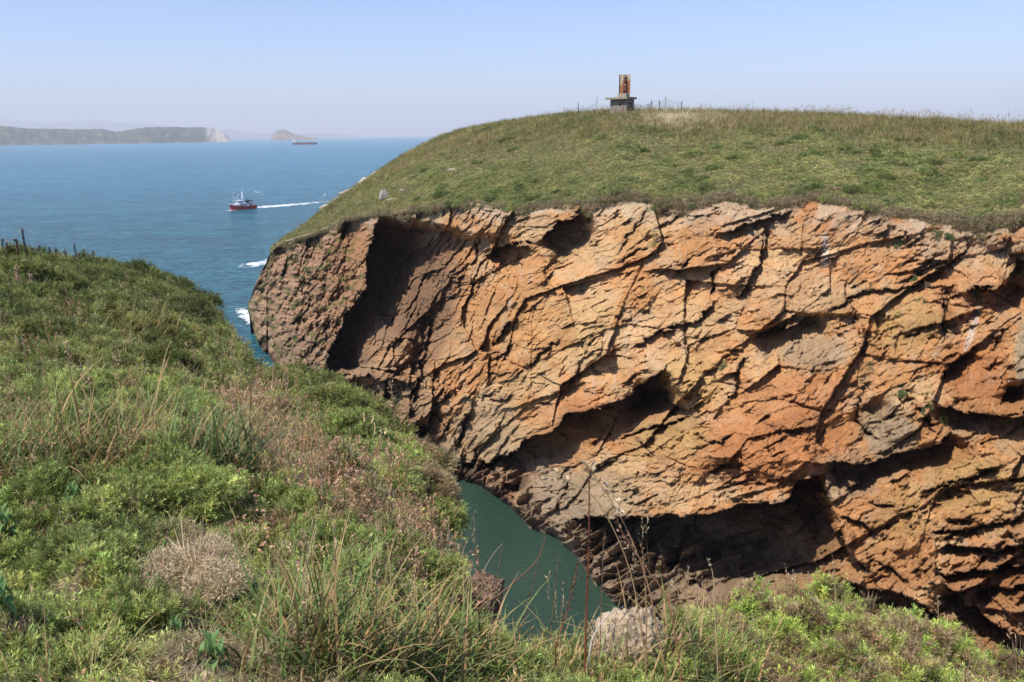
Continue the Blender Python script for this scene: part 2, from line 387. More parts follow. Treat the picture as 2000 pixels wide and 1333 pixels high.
def cliff_colour(px, py, z, tt, rec, crk, cell, cell2):
    c = np.empty(px.shape+(3,))
    o = np.array([.545, .275, .108]); tan = np.array([.54, .365, .185]); deep = np.array([.49, .205, .075]); grey = np.array([.36, .275, .17]); pink = np.array([.51, .345, .19])
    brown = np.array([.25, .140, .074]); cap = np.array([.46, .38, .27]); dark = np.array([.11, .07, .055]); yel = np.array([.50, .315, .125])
    n1 = fbm(px/150, py/100, 4, 31)*.5+.5+(cell-.5)*.5; n2 = fbm(px/70, py/50, 4, 41)*.5+.5+(cell2-.5)*.4
    def mix(c, col, k): return c*(1-k[..., None])+col*k[..., None]
    c[:] = o; c = mix(c, tan, sm(.36, .72, n1)*.85); c = mix(c, deep, sm(.55, .9, n2)*.7); c = mix(c, grey*1.25, sm(.52, .8, fbm(px/30, py/45, 4, 53)*.5+.5+(cell2-.5)*.35)*.5)
    c = mix(c, grey, sm(.62, .95, fbm(px/60, py/90, 4, 51)*.5+.5+(cell2-.5)*.3)*.8)
    wob = fbm(px/25, py/25, 3, 61)*.35
    def blob(c, x, y, rx, ry, col, k, ang=0):
        ca, sa = math.cos(ang), math.sin(ang); dx = px-x; dy = py-y
        d = np.sqrt(((dx*ca+dy*sa)/rx)**2+((-dx*sa+dy*ca)/ry)**2)+wob
        return mix(c, col, sm(1.25, .6, d)*k)
    for a in [(1510,880,160,75,deep,.85),(1560,780,110,55,deep,.6),(1150,815,110,55,deep,.55),(1905,730,80,75,deep,.75),(1900,570,80,50,deep,.5),(1620,400,60,70,deep,.45),(1700,960,60,50,deep,.4),
              (1920,1130,80,60,deep,.6),(1770,630,75,60,yel,.8),(1350,750,70,60,yel,.8),(1900,950,100,60,yel,.8),(1300,860,90,45,yel,.75),(1760,1000,60,60,yel,.6),(1080,640,120,80,yel,.35),
              (1260,430,70,60,yel,.5),(1735,845,60,60,grey,.9),(1590,690,75,38,grey,.75),(1550,570,110,55,pink,.6),(1995,690,14,70,grey,1),(1650,930,70,50,grey,.6),(1300,960,160,35,pink,.35),
              (1300,520,20,70,pink,.6),(1225,640,16,60,pink,.7),(1280,720,22,60,pink,.6),(1080,780,14,60,pink,.3),(985,650,8,60,pink,.6),(1000,430,80,30,pink,.5),(1130,980,130,60,grey,.7),(950,840,60,70,grey,.5)]:
        c = blob(c, *a[:6])
    # calcite streaks running down the face
    st = sm(.55, .9, fbm(px/7, py/70, 3, 71)*.5+.5)*sm(.50, .72, fbm(px/90, py/90, 3, 72)*.5+.5)
    c = mix(c, np.array([.60, .48, .38]), st*.6)
    ds = sm(.58, .9, fbm(px/9, py/55, 3, 73)*.5+.5)*sm(.50, .75, fbm(px/110, py/70, 3, 74)*.5+.5)
    c = mix(c, np.array([.20, .13, .09]), ds*.55)
    c = blob(c, 1612, 492, 7, 34, np.array([.62, .55, .48]), .9); c = blob(c, 1900, 640, 7, 50, np.array([.60, .52, .45]), .7, .3)
    # weathered brown seaward end; dark-stained recesses, their shade also painted into the colour
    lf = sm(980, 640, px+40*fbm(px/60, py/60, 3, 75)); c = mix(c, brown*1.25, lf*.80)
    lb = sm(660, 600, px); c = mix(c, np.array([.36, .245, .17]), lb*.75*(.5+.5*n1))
    c = mix(c, dark*1.1, sm(3.5, 9, rec)*.5)  # deeper recesses darkened in the rock colour to strengthen their shade
    c = blob(c, 800, 560, 90, 120, np.array([.20, .125, .075]), .6, .3); c = blob(c, 745, 780, 110, 60, np.array([.20, .125, .075]), .5); c = blob(c, 600, 600, 90, 150, np.array([.32, .195, .115]), .6)  # recess shade painted as dark brown blobs; the last is the red-brown nose
    # pale weathered lip under the turf
    up = sm(.10, .0, tt+.04*fbm(px/20, py/20, 3, 81)); c = mix(c, cap, up*.75*sm(.3, .6, n2+.15))
    c = mix(c, dark, crk*.55)
    # tide line
    c = mix(c, grey*.8, sm(11, 3, z)*.45); c = mix(c, np.array([.085, .050, .038]), sm(1.4+.9*sm(1130, 1060, px), .6+.5*sm(1130, 1060, px), z+.7*fbm(px/15, py/15, 3, 91))*.9)
    sh_ = sm(5.5, 3.5, z)*sm(1000, 1080, px)*sm(1600, 1400, px); c = mix(c, np.array([.33, .25, .165])*1.0, sh_*.7); c = mix(c, np.array([.15, .105, .075]), sh_*sm(.5, .7, fbm(px/18, py/6, 4, 92)*.5+.5)*.6)
    mo = sm(.62, .75, fbm(px/14, py/14, 4, 95)*.5+.5)*sm(900, 560, px)*sm(.85, .2, tt)
    c = mix(c, np.array([.10, .11, .03]), mo*.8)
    c *= (1+.24*(cell2-.5)+.18*(cell-.5))[..., None]; c = c*np.array([.89, .865, .84])
    return np.clip(c*.92, .01, .9)
def build_cliff():
    cx = np.concatenate([np.arange(485, 2040, 1.35), np.arange(2040, 2400, 4.)]); nr = 640
    tt = np.linspace(0, 1, nr)
    px = np.repeat(cx[None, :], nr, 0); t = np.repeat(tt[:, None], len(cx), 1)
    top = lut(TOP, px)+(4.5*fbm(px/30, px*0, 3, 9)+3*fbm(px/9, px*0, 3, 8))*sm(540, 640, px); foot = lut(FOOT, px)
    py = top+(foot-top)*t
    r = ray(px, foot); Df = (-1.5-40)/r[..., 2]
    Df = np.where(px < 521, np.interp(px, [485, 521], [157, 150]), Df)
    Dt = lut(DTOP, px)
    # round the seaward end over
    D0 = Dt+(Df-Dt)*t
    D0 = D0-2.5*np.sin(np.pi*t)*sm(600, 900, px)
    rnd = np.clip((580-px)/95, 0, 1); D0 = D0+9*(1-np.sqrt(1-rnd**2*.98))
    rec, crk = ledge_field(px, py)
    bwx = px+9*fbm(px/40, py/40, 3, 23); bwy = py+9*fbm(px/40, py/40, 3, 24)
    for (x, y, rx_, ry_, an, am) in [(752, 695, 58, 46, -.6, -6.5), (845, 640, 34, 60, .35, 4.0), (800, 520, 60, 70, .2, 4.5), (690, 450, 26, 40, 0, 3.5), (620, 480, 14, 30, 0, 2), (560, 600, 50, 90, .2, -2.0), (840, 860, 40, 30, .4, 4),
                                     (1345, 740, 55, 45, 0, -2.2), (1270, 780, 45, 30, 0, 3.0), (1105, 500, 60, 34, -.9, 2.0), (1500, 880, 170, 60, -.1, -2.0), (1150, 800, 110, 40, -.5, -1.8), (1985, 585, 60, 28, -.3, 3.0), (1480, 1100, 190, 50, .1, 3.0), (1830, 640, 50, 40, 0, -1.2), (1985, 775, 30, 28, 0, 2.5)]:
        ca, sa = math.cos(an), math.sin(an); dx = bwx-x; dy = bwy-y; q = ((dx*ca+dy*sa)/rx_)**2+((-dx*sa+dy*ca)/ry_)**2
        rec = rec+am*np.exp(-q**1.6)
    k = .05; Xw = px*k*1.0; Yw = py*k*1.15
    wx = Xw+.16*fbm(Xw/.9, Yw/.9, 3, 11); wy = Yw+.16*fbm(Xw/.9+7, Yw/.9, 3, 12)
    wx = wx+1.2*fbm(Xw/14, Yw/14, 2, 28); wy = wy+1.2*fbm(Xw/14+4, Yw/14, 2, 29)
    lz = sm(1100, 860, px)                        # steeper, tighter beds in the folded seaward part
    def fac(cell, a, st_, seed, tl, sh):
        A = facets(wx, wy, cell, a, st_, seed, tl, sh); B = facets(wx, wy, cell*.8, a-.62, st_*1.15, seed+50, tl, sh)
        return [A[q]*(1-lz)+B[q]*lz if q != 1 else np.where(lz > .5, B[1], A[1]) for q in range(4)]
    f0, e0, c0, _ = fac(8.5, -.62, 1.5, 91, 1.2, .5)
    f1, e1, c1, _ = fac(4.2, -.50, 1.9, 101, 1.3, .6)
    f2, e2, c2, _ = fac(1.9, -.66, 1.9, 111, 1.4, .8); f3, e3, c3, _ = fac(.85, -.45, 1.8, 121, 1.4, .8); f4, e4, _, _ = fac(.36, -.6, 1.6, 131, 1.5, .8)
    rough = 1+.55*sm(1000, 800, px)+.3*sm(760, 600, px)+.35*sm(1250, 1500, px)*sm(880, 960, py)+.4*sm(1800, 1900, px)*sm(900, 950, py)
    calm = .24+1.0*sm(-.15, .4, fbm(Xw/7, Yw/5, 3, 14))   # calm bedding planes between broken zones
    calm2 = .20+1.1*sm(-.05, .4, fbm(Xw/3.5+3, Yw/2.5, 3, 30))
    msk = sm(0, .03, t)
    low = 1.8*fbm(Xw/11, Yw/8, 3, 15)
    d = low+2.0*f0*(.5+.5*calm)+1.25*f1*calm*rough+.52*f2*calm*calm2*rough+.40*f3*(.2+.8*calm2)*rough+.24*f4*(.25+.75*calm2)*rough+.12*fbm(Xw/.9, Yw/.9, 4, 16)*rough+.035*fbm(Xw/.22, Yw/.22, 3, 17)
    for e, am, wd, sd_ in ((e0, .8, .014, 1), (e1, .40, .018, 2), (e2, .14, .03, 3), (e3, .07, .06, 4)):
        d = d+am*np.exp(-(e/wd)**2)*sm(.0, .45, fbm(Xw/4+am, Yw/4, 2, 18+sd_))
    # long joints
    jt = fbm(wx/6+wy/8, wy/12-wx/20, 2, 19); d = d+.18*np.exp(-(np.abs(jt)/.010)**2)
    # steep folded slabs left of the big arch
    rb = facets(wx+.8*fbm(Xw/4, Yw/4, 3, 163), wy, 2.6, -1.0, 3.2, 161, 1.7, .7); d = d+1.3*rb[0]*lz*sm(660, 760, px)
    rb2 = facets(wx, wy, .7, -1.1, 3.5, 171, 1.6, 1.0); d = d+.5*rb2[0]*lz*sm(640, 760, px)
    bq = sm(730, 660, px); d = d*(1-.6*bq); kb = facets(Xw+.5*fbm(Xw/.8, Yw/.8, 3, 181), Yw+.5*fbm(Xw/.8+3, Yw/.8, 3, 182), 1.1, .9, 1.2, 183, 1.5, .5)
    kb2 = facets(Xw+.3*fbm(Xw/.4, Yw/.4, 2, 184), Yw, .5, .5, 1.2, 185, 1.5, .6)
    bf = 1-np.abs(fbm(Xw/2.0, Yw/2.8, 4, 27))*2.8; bg2 = 1-np.abs(fbm((Xw+Yw*.45)/1.5, (Yw-Xw*.3)/5, 4, 187))*2.6; d = d+(.7*kb[0]+.25*kb2[0]+1.5*np.maximum(bf, 0)**2+1.3*np.maximum(bg2, 0)**3+1.1*fbm(Xw/1.1, Yw/1.1, 4, 186)+.3*fbm(Xw/.3, Yw/.3, 3, 188))*bq
    D = D0+(rec+d*1.0)*(.15+.85*msk)
    D = D-1.4*np.exp(-((py-foot+8)/16)**2)*sm(850, 1000, px)  # wave-cut bench at the foot
    rz_ = -ray(px, py)[..., 2]; Dmax = (40-(-1.5+2.9*sm(0, 34, foot-py)+(1.0*f2+.6*f3+.35*fbm(Xw/.7, Yw/.7, 3, 25))*sm(0, 40, foot-py)))/rz_
    ex_ = D-Dmax; D = np.where((px > 525) & (foot-py < 420), D-np.log1p(np.exp(np.clip(ex_, -30, 30)/.4))*.4, D)
    P = at(px, py, D)
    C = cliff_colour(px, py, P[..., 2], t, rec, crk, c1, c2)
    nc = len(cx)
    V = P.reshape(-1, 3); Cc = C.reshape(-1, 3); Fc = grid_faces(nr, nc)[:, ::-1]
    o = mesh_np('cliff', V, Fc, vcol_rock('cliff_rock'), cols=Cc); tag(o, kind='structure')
    # the seaward side that curves round out of view
    m_ = int(np.searchsorted(cx, 560))
    ln = np.concatenate([P[0, :m_:2][::-1], P[::40, 0]], 0); K = 22; G = []
    rr = (ln-CAM); hz_ = np.linalg.norm(rr[:, :2], axis=1)[:, None]; rr = rr/hz_
    for i in range(K):
        q_ = (i/(K-1))*55; q = ln+rr*q_; q[:, 0] += (.015*q_*q_); q[:, 2] -= .012*q_*q_+.03*q_
        q[:, 2] -= np.abs(1.2*fbm(q[:, 0]/4, q[:, 1]/4, 3, 22))*min(1, i/3)
        q[:, 2] = np.maximum(q[:, 2], -3); G.append(q)
    G = np.stack(G, 1); lo = G[-1:].copy(); lo[..., 2] = -3; G = np.concatenate([G, lo], 0); n = G.shape[0]
    o2 = mesh_np('cliff_seaward_side', G.reshape(-1, 3), grid_faces(n, K), bpy.data.materials['cliff_rock'], cols=np.tile(np.array([.27, .18, .12]), (n*K, 1)))
    tag(o2, kind='structure')
    return cx, P[0]
cliff_cx, cliff_top = build_cliff()

# ------------------------------------------------------------------ headland top (turf)
SKY = [(484, 592), (495, 565), (505, 542), (520, 511), (530, 484), (538, 476), (565, 458), (604, 432), (644, 401), (700, 363), (760, 322), (800, 297), (860, 268), (905, 254), (980, 240), (1050, 230), (1130, 221), (1200, 217), (1330, 217),
       (1420, 220), (1500, 221), (1640, 226), (1750, 231), (1850, 235), (1900, 240), (2000, 245), (2400, 262)]
DSKY = [(484, 158), (520, 152), (538, 148), (604, 149), (644, 152), (700, 157), (760, 163), (860, 172), (980, 162), (1130, 142), (1230, 132), (1330, 130), (1500, 120), (1750, 106), (2000, 93), (2400, 78)]
def hill_point(px, t):
    """t 0 at the cliff edge, 1 at the skyline"""
    top = lut(TOP, px)+2; sky = lut(SKY, px)
    topx = np.minimum(top+5, 5000); py = topx+(sky-topx)*t
    De = lut(DTOP, px)-.3; Ds = lut(DSKY, px)
    w_ = (1/De)*(1-t**1.25)+(1/Ds)*t**1.25
    D = 1/w_
    P = at(px, py, D)
    h = (.55*(np.abs(fbm(P[..., 0]/3.2, P[..., 1]/3.2, 3, 203))-.2)*sm(.75, .5, t)+.35*fbm(P[..., 0]/5, P[..., 1]/5, 3, 201)+.9*fbm(P[..., 0]/16, P[..., 1]/16, 2, 202))*sm(0, .12, t)*sm(1.0, .8, t)
    P = P.copy(); P[..., 2] += h
    return P, py
m, t_, b_ = newmat('turf_soil')
pos = t_.nodes.new('ShaderNodeTexCoord').outputs['Object']
n = noise(t_, pos, .35, 8, .7); n2 = noise(t_, pos, 5, 6, .7)
c = ramp(t_, n, [(.35, (.045, .055, .016)), (.5, (.085, .085, .028)), (.66, (.13, .10, .045))])
c = mixc(t_, .7, c, ramp(t_, n2, [(.3, (.6, .6, .55)), (.7, (1.3, 1.3, 1.2))]), 'MULTIPLY')
t_.links.new(c, b_.inputs['Base Color']); b_.inputs['Roughness'].default_value = 1
t_.links.new(bump(t_, n2, .9, .12), b_.inputs['Normal'])
TURF = m
hx = np.arange(530, 2400, 4.0); ht = np.linspace(0, 1, 110)
PX, TT = np.meshgrid(hx, ht)
HP, HPY = hill_point(PX, TT)
rows = [HP]
last = HP[-1]; rd = ray(hx, lut(SKY, hx)); rh = rd/np.linalg.norm(rd[:, :2], axis=1)[:, None]
cc = np.interp(hx, [486, 700, 1000, 1300, 2400], [.02, .012, .006, .004, .004])
for s in (2, 5, 9, 14, 20, 28, 38, 50, 65, 85, 110):
    q = last+rh*s; q[:, 2] = last[:, 2]+rh[:, 2]*s-cc*s*s-.15*s*np.interp(hx, [486, 760, 1000], [1, .5, 0])
    q[:, 2] = np.maximum(q[:, 2], -2); rows.append(q[None])
G = np.concatenate(rows, 0)
hill = mesh_np('hill', G.reshape(-1, 3), grid_faces(G.shape[0], len(hx))[:, ::-1], TURF); tag(hill, kind='structure')

# ------------------------------------------------------------------ near slope
def pdist(px, py, pts):
    pts = np.array(pts, float); best = np.full(np.shape(px), 1e9)
    for a, b in zip(pts[:-1], pts[1:]):
        d = b-a; t = np.clip(((px-a[0])*d[0]+(py-a[1])*d[1])/(d@d), 0, 1); best = np.minimum(best, np.hypot(px-a[0]-t*d[0], py-a[1]-t*d[1]))
    return best
SIL = [(-400, 470), (0, 486), (60, 488), (100, 494), (200, 503), (260, 520), (330, 546), (380, 568), (420, 596), (445, 626), (455, 650), (463, 684), (480, 696), (520, 716), (570, 735), (620, 750), (700, 790), (730, 818), (772, 866), (806, 918), (820, 955),
       (828, 1010), (848, 1065), (892, 1128), (928, 1182), (960, 1236), (1005, 1262), (1100, 1275), (1180, 1278), (1290, 1282), (1330, 1262), (1370, 1225), (1395, 1185), (1420, 1160), (1470, 1148), (1560, 1144), (1640, 1150), (1700, 1166), (1800, 1208), (1900, 1250), (2000, 1298), (2100, 1345), (2400, 1470)]
DSIL = [(-400, 28), (0, 27), (200, 28), (330, 27), (380, 26), (420, 24), (445, 21), (456, 20), (464, 14.5), (480, 14.5), (520, 14.8), (620, 13), (740, 11), (775, 10), (806, 8.6), (820, 7.9), (850, 6.6), (892, 5.6), (928, 4.9), (960, 4.4), (1010, 3.9), (1180, 3.7), (1290, 3.8), (1330, 4.1), (1370, 4.6), (1395, 5.1), (1420, 5.6), (1470, 6.1),
        (1560, 6.4), (1700, 6.5), (1800, 6.4), (1900, 6.2), (2000, 5.9), (2400, 5)]
BOT = 1560.
DBOT = [(-400, 1.85), (900, 1.85), (1100, 2.0), (1300, 2.5), (1500, 3.1), (1700, 3.6), (2000, 4.2), (2400, 4.4)]
def slope_point(px, t):
    """t 0 below the frame, 1 at the slope's outer edge"""
    sil = lut(SIL, px)+np.interp(px, [0, 330, 440, 452, 464, 520, 860, 900, 1330, 1430, 1900], [16, 17, 30, 26, 16, 14, 8, 3, 3, 14, 14]); py = BOT+(sil-BOT)*t
    u = 1-t
    wb = 1/lut(DBOT, px); ws = 1/lut(DSIL, px)
    p_ = np.interp(px, [0, 200, 700, 1000, 2000], [1.33, 1.25, 1.15, 1.05, 1.0])
    w_ = ws+(wb-ws)*u**p_
    D = 1/w_; P = at(px, py, D).copy()
    sc_ = np.clip(D/10, .25, 1.6)
    h = (.30*fbm(P[..., 0]/1.3, P[..., 1]/1.3, 3, 301)*sc_+.45*fbm(P[..., 0]/4, P[..., 1]/4, 2, 302)*np.clip(D/14, 0, 1))*sm(1.0, .93, t)
    bush = np.exp(-(pdist(px, py, [(470, 700), (560, 770), (700, 850), (800, 930), (850, 1000)])/60)**2)+sm(660, 610, py+.12*(px-300))*sm(6, 12, D)
    h = h+(.11+.15*sm(2, 6, D))*(np.abs(fbm(P[..., 0]/.5, P[..., 1]/.5, 3, 303))*2-.5)+.05*fbm(P[..., 0]/.2, P[..., 1]/.2, 2, 305)+.55*(np.abs(fbm(P[..., 0]/1.5, P[..., 1]/1.5, 3, 304))-.15)*bush*np.clip(D/9, 0, 1.3)*sm(1.0, .96, t)
    P[..., 2] += h
    return P, py, D
sx = np.arange(-400, 2400, 6.0)
st = 1-(1-np.linspace(0, 1, 210))**1.0
PX, TT = np.meshgrid(sx, st)
SP, SPY, SD = slope_point(PX, TT)
m, t_, b_ = newmat('slope_soil')
pos = t_.nodes.new('ShaderNodeTexCoord').outputs['Object']
n = noise(t_, pos, 2.5, 8, .7); n2 = noise(t_, pos, 40, 6, .7)
c = ramp(t_, n, [(.35, (.035, .040, .014)), (.5, (.075, .060, .030)), (.66, (.16, .11, .065))])
c = mixc(t_, .8, c, ramp(t_, n2, [(.3, (.5, .5, .5)), (.7, (1.4, 1.3, 1.2))]), 'MULTIPLY')
t_.links.new(c, b_.inputs['Base Color']); b_.inputs['Roughness'].default_value = 1
t_.links.new(bump(t_, n2, .9, .02), b_.inputs['Normal'])
SOIL = m
slope = mesh_np('slope', SP.reshape(-1, 3), grid_faces(len(st), len(sx))[:, ::-1], SOIL); tag(slope, kind='structure')
# the near cliff that drops from the slope's edge down to the water
edge = SP[-1]; rows = []
hd = edge[:, :2]/np.linalg.norm(edge[:, :2], axis=1)[:, None]
for i, s in enumerate(np.linspace(0, 1, 60)):
    q = edge.copy(); q[:, 2] = edge[:, 2]*(1-s)-2*s-.02
    wob_ = .9*fbm(sx/40, sx*0+q[:, 2]/2.2, 4, 311)*min(1, s*14)
    q[:, :2] += hd*(wob_-.25*math.sin(min(1, s*6)*math.pi/2)-2.2*s)[:, None]
    rows.append(q)
G = np.stack(rows, 0)
cn = fbm(G[..., 0]/2, G[..., 2]/2, 4, 312)[..., None]*.5+.5
near = mesh_np('near_cliff', G.reshape(-1, 3), grid_faces(60, len(sx))[:, ::-1], vcol_rock('near_rock', 2.0), cols=(np.array([.22, .13, .08])*(1-cn)+np.array([.42, .27, .17])*cn).reshape(-1, 3))
tag(near, kind='structure')
# ground behind the camera
bx = np.stack([SP[0], SP[0]+np.array([0, -3, -.1]), SP[0]+np.array([0, -14, .4]), SP[0]+np.array([0, -60, 1.5])])
bk = mesh_np('ground', bx.reshape(-1, 3), grid_faces(4, len(sx)), SOIL); tag(bk, kind='structure')

# ------------------------------------------------------------------ far coast, island, far hills
def far_land(name, prof, foot, D0, depth, colfn, rows=40, step=1.5, rough=.25, seed=400):
    px = np.arange(prof[0][0], prof[-1][0]+.01, step); t = np.linspace(0, 1, rows)
    PXX, T = np.meshgrid(px, t)
    top = lut(prof, PXX); ft = np.interp(PXX, [foot[0][0], foot[-1][0]], [0, 1])*0+lut(foot, PXX)
    D = lut(D0, PXX)
    base = at(PXX, ft, D); base[..., 2] = 0
    zt = at(PXX, top, D*1.0+depth*.6)[..., 2]
    sc_ = (D+depth*T)/D
    P = CAM*0+base*sc_[..., None]; 
    nz = fbm(PXX/22, T*4, 4, seed)
    prof_z = np.sin(np.clip(T/.62+rough*nz*np.sin(np.pi*np.clip(T/.62, 0, 1)), 0, 1)*np.pi/2)**.8
    P[..., 2] = np.where(T < .62, zt*prof_z, zt*np.cos(np.clip((T-.62)/.38, 0, 1)*np.pi/2))-1.5*(T < .01)-3*(T > .99)
    P[..., 2] += zt*.05*fbm(PXX/7, T*7, 3, seed+5)*sm(.02, .2, T)*sm(.95, .8, T)
    C = colfn(PXX, np.clip(T/.62, 0, 1))
    m = bpy.data.materials.get('far_land')
    if not m:
        m, t_, b_ = newmat('far_land'); a = t_.nodes.new('ShaderNodeAttribute'); a.attribute_name = 'Col'
        t_.links.new(a.outputs['Color'], b_.inputs['Base Color']); b_.inputs['Roughness'].default_value = 1
    o = mesh_np(name, P.reshape(-1, 3), grid_faces(rows, len(px))[:, ::-1], m, cols=C.reshape(-1, 3)); tag(o, kind='structure')
    return o
def mixa(c, col, k): return c*(1-k[..., None])+np.array(col)*k[..., None]
def coast_col(px, t):
    c = np.zeros(px.shape+(3,))+np.array([.045, .062, .032])
    c = mixa(c, (.10, .125, .05), sm(.5, .62, fbm(px/26, t*5, 4, 421)*.5+.5))
    c = mixa(c, (.20, .15, .11), sm(.58, .66, fbm(px/16, t*7+3, 4, 422)*.5+.5)*.5)
    c = mixa(c, (.62, .52, .42), sm(.66, .70, fbm(px/2.2, t*9, 3, 423)*.5+.5)*sm(118, 135, px)*sm(196, 180, px)*sm(.55, .7, t))
    c = mixa(c, (.42, .36, .28), sm(.05, .02, t)*sm(.48, .6, fbm(px/17, px*0, 3, 424)*.5+.5)*.8)
    cl = sm(400, 408, px+8*fbm(px/4, t*4, 3, 425)); c = mixa(c, (.33, .27, .21), cl*.9*sm(1.0, .85, t))
    c = mixa(c, (.55, .43, .28), sm(420, 426, px)*sm(446, 438, px)*sm(.9, .7, t)*.9)
    c = mixa(c, (.25, .2, .17), sm(.6, .7, fbm(px/2.5, t*2.5, 3, 426)*.5+.5)*cl*.7)
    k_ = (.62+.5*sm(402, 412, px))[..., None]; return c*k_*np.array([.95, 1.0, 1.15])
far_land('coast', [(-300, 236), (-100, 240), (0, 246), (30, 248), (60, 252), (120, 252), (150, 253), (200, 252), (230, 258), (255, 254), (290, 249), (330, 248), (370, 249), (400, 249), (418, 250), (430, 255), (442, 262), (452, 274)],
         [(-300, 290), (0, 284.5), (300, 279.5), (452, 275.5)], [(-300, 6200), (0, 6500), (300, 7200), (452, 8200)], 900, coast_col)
def isl_col(px, t):
    c = np.zeros(px.shape+(3,))+np.array([.15, .125, .10])
    c = mixa(c, (.09, .10, .055), sm(.45, .8, t)*.8); c = mixa(c, (.30, .24, .19), sm(.55, .65, fbm(px/3, t*4, 3, 431)*.5+.5)*.7)
    return c
far_land('island', [(529, 271), (534, 263), (540, 257), (546, 254), (556, 254), (566, 257), (576, 263), (590, 265), (600, 268), (620, 270)], [(529, 272.2), (620, 271)], [(529, 9500), (620, 9500)], 350, isl_col, 30, .8, .25, 430)
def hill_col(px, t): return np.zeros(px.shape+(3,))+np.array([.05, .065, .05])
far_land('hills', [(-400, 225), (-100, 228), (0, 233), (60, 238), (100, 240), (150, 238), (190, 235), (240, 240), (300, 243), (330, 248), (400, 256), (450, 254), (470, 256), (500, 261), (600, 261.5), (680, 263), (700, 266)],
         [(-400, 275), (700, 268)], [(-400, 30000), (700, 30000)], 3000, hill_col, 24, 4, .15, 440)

# ------------------------------------------------------------------ foam on the sea
def foam_mat(name, scale, thr, sx_=1, sy=1):
    m, t, b = newmat(name)
    co = t.nodes.new('ShaderNodeTexCoord').outputs['Object']
    a = t.nodes.new('ShaderNodeAttribute'); a.attribute_name = 'Col'
    sp = t.nodes.new('ShaderNodeSeparateColor'); t.links.new(a.outputs['Color'], sp.inputs[0])
    n = noise(t, mapping(t, co, (sx_, sy, 1)), scale, 7, .75, .8)
    k = mathn(t, 'MULTIPLY', mathn(t, 'SUBTRACT', mathn(t, 'ADD', n, sp.outputs[0]), thr), 7, True)
    b.inputs['Base Color'].default_value = (.82, .86, .86, 1); b.inputs['Roughness'].default_value = .6
    t.links.new(k, b.inputs['Alpha']); t.links.new(bump(t, n, .6, .4), b.inputs['Normal'])
    return m
def foam(name, outline, mat, z=.06, n=40):
    """outline: (px, py_top, py_bottom, strength) stations on the water"""
    G = []; C = []
    xs_ = np.linspace(outline[0][0], outline[-1][0], n*2)
    for x in xs_:
        a = np.interp(x, [o[0] for o in outline], [o[1] for o in outline]); b = np.interp(x, [o[0] for o in outline], [o[2] for o in outline]); s = np.interp(x, [o[0] for o in outline], [o[3] for o in outline])
        v = np.linspace(0, 1, 14); G.append(water(np.full(14, x), a+(b-a)*v, z)); C.append(s*(np.sin(v*np.pi)**.6))
    G = np.stack(G, 0); C = np.stack(C, 0)
    o = mesh_np(name, G.reshape(-1, 3), grid_faces(n*2, 14), mat, cols=np.repeat(C.reshape(-1, 1), 3, 1)); tag(o, kind='stuff')
    if o.data.polygons[0].normal.z < 0: o.data.flip_normals()
    return o
fm = foam_mat('wake_foam', .30, 1.01)
foam('wake_foam', [(497, 401, 410, .55), (520, 399.5, 408.5, .62), (560, 396.5, 405.5, .62), (610, 392, 401, .56), (660, 388.5, 396, .5)], fm)
fw = foam_mat('surf_foam', .30, 1.22)
foam('surf_foam', [(440, 517, 530, .2), (470, 510, 531, .75), (500, 503, 528, .8), (530, 495, 526, .8), (570, 485, 520, .6)], fw)
foam('shore_foam', [(446, 596, 612, .3), (460, 588, 628, .72), (480, 584, 648, .88), (500, 584, 664, .8), (530, 590, 672, .6)], fw)
foam('thin_foam', [(150, 412, 424, .1), (190, 415, 426, .42), (240, 418, 428, .40), (290, 420, 432, .1)], fw)
fb = foam_mat('breaker_foam', .02, .95)
foam('far_foam', [(-20, 283.8, 285.4, .25), (100, 282.2, 283.8, .36), (300, 279.3, 280.8, .36), (452, 275.2, 276.4, .3), (520, 273, 274.2, .3), (620, 270.6, 271.8, .25)], fb, 1.0, 90)

# ------------------------------------------------------------------ fishing boat
Mw = simple('boat_white', (.75, .75, .76), .5, .08); Mr = simple('boat_red', (.36, .035, .03), .45, .2, 2); Mrd = simple('boat_dark_red', (.12, .012, .012), .5, .2)
Mg = simple('boat_green', (.06, .16, .09), .7, .3); Mk = simple('boat_dark', (.03, .035, .05), .5, .2); Ms = simple('boat_steel', (.55, .56, .56), .4, .15); Mb = simple('boat_rust', (.28, .17, .11), .8, .3)
bp = (water(447., 413.)+water(499., 406.))/2
hdg = math.atan2(-.80, -.60)
boat = empty('fishing_boat', (bp[0], bp[1], 0), hdg)
tag(boat, 'red and white fishing boat with two masts heading left across the bay', 'boat')
def station_hull(L, beam, stations, levels, half):
    V = []; nl = len(levels)
    for s in stations:
        for side in (-1, 1):
            for j, lv in enumerate(levels):
                x, y, z = half(s, lv); V.append((x, y*side, z))
    Fc = []
    for i in range(len(stations)-1):
        for sd in (0, 1):
            a = i*2*nl+sd*nl; b = (i+1)*2*nl+sd*nl
            for j in range(nl-1):
                q = (a+j, b+j, b+j+1, a+j+1); Fc.append(q if sd == 0 else q[::-1])
    for i, fl in ((0, False), (len(stations)-1, True)):
        a = i*2*nl
        for j in range(nl-1):
            q = (a+j, a+j+1, a+nl+j+1, a+nl+j); Fc.append(q if not fl else q[::-1])
    return V, Fc
Lb = 21.0; boat.scale = (.82,)*3
def bh(s, lv):  # s 0 stern .. 1 bow, lv 0 keel .. 1 rail
    w_ = 3.1*(1-max(0, (s-.55)/.45)**2.2)*(.86+.14*min(1, s*6))
    rail = 2.2+1.9*max(0, (s-.35)/.65)**2+.35*(1-min(1, s/.25))
    z = -.8+(rail+.8)*lv; x = -Lb/2+Lb*s*(.93+.07*lv)
    return x, max(.04, w_*(.55+.45*lv**.6)), z
ST = np.linspace(0, 1, 22)
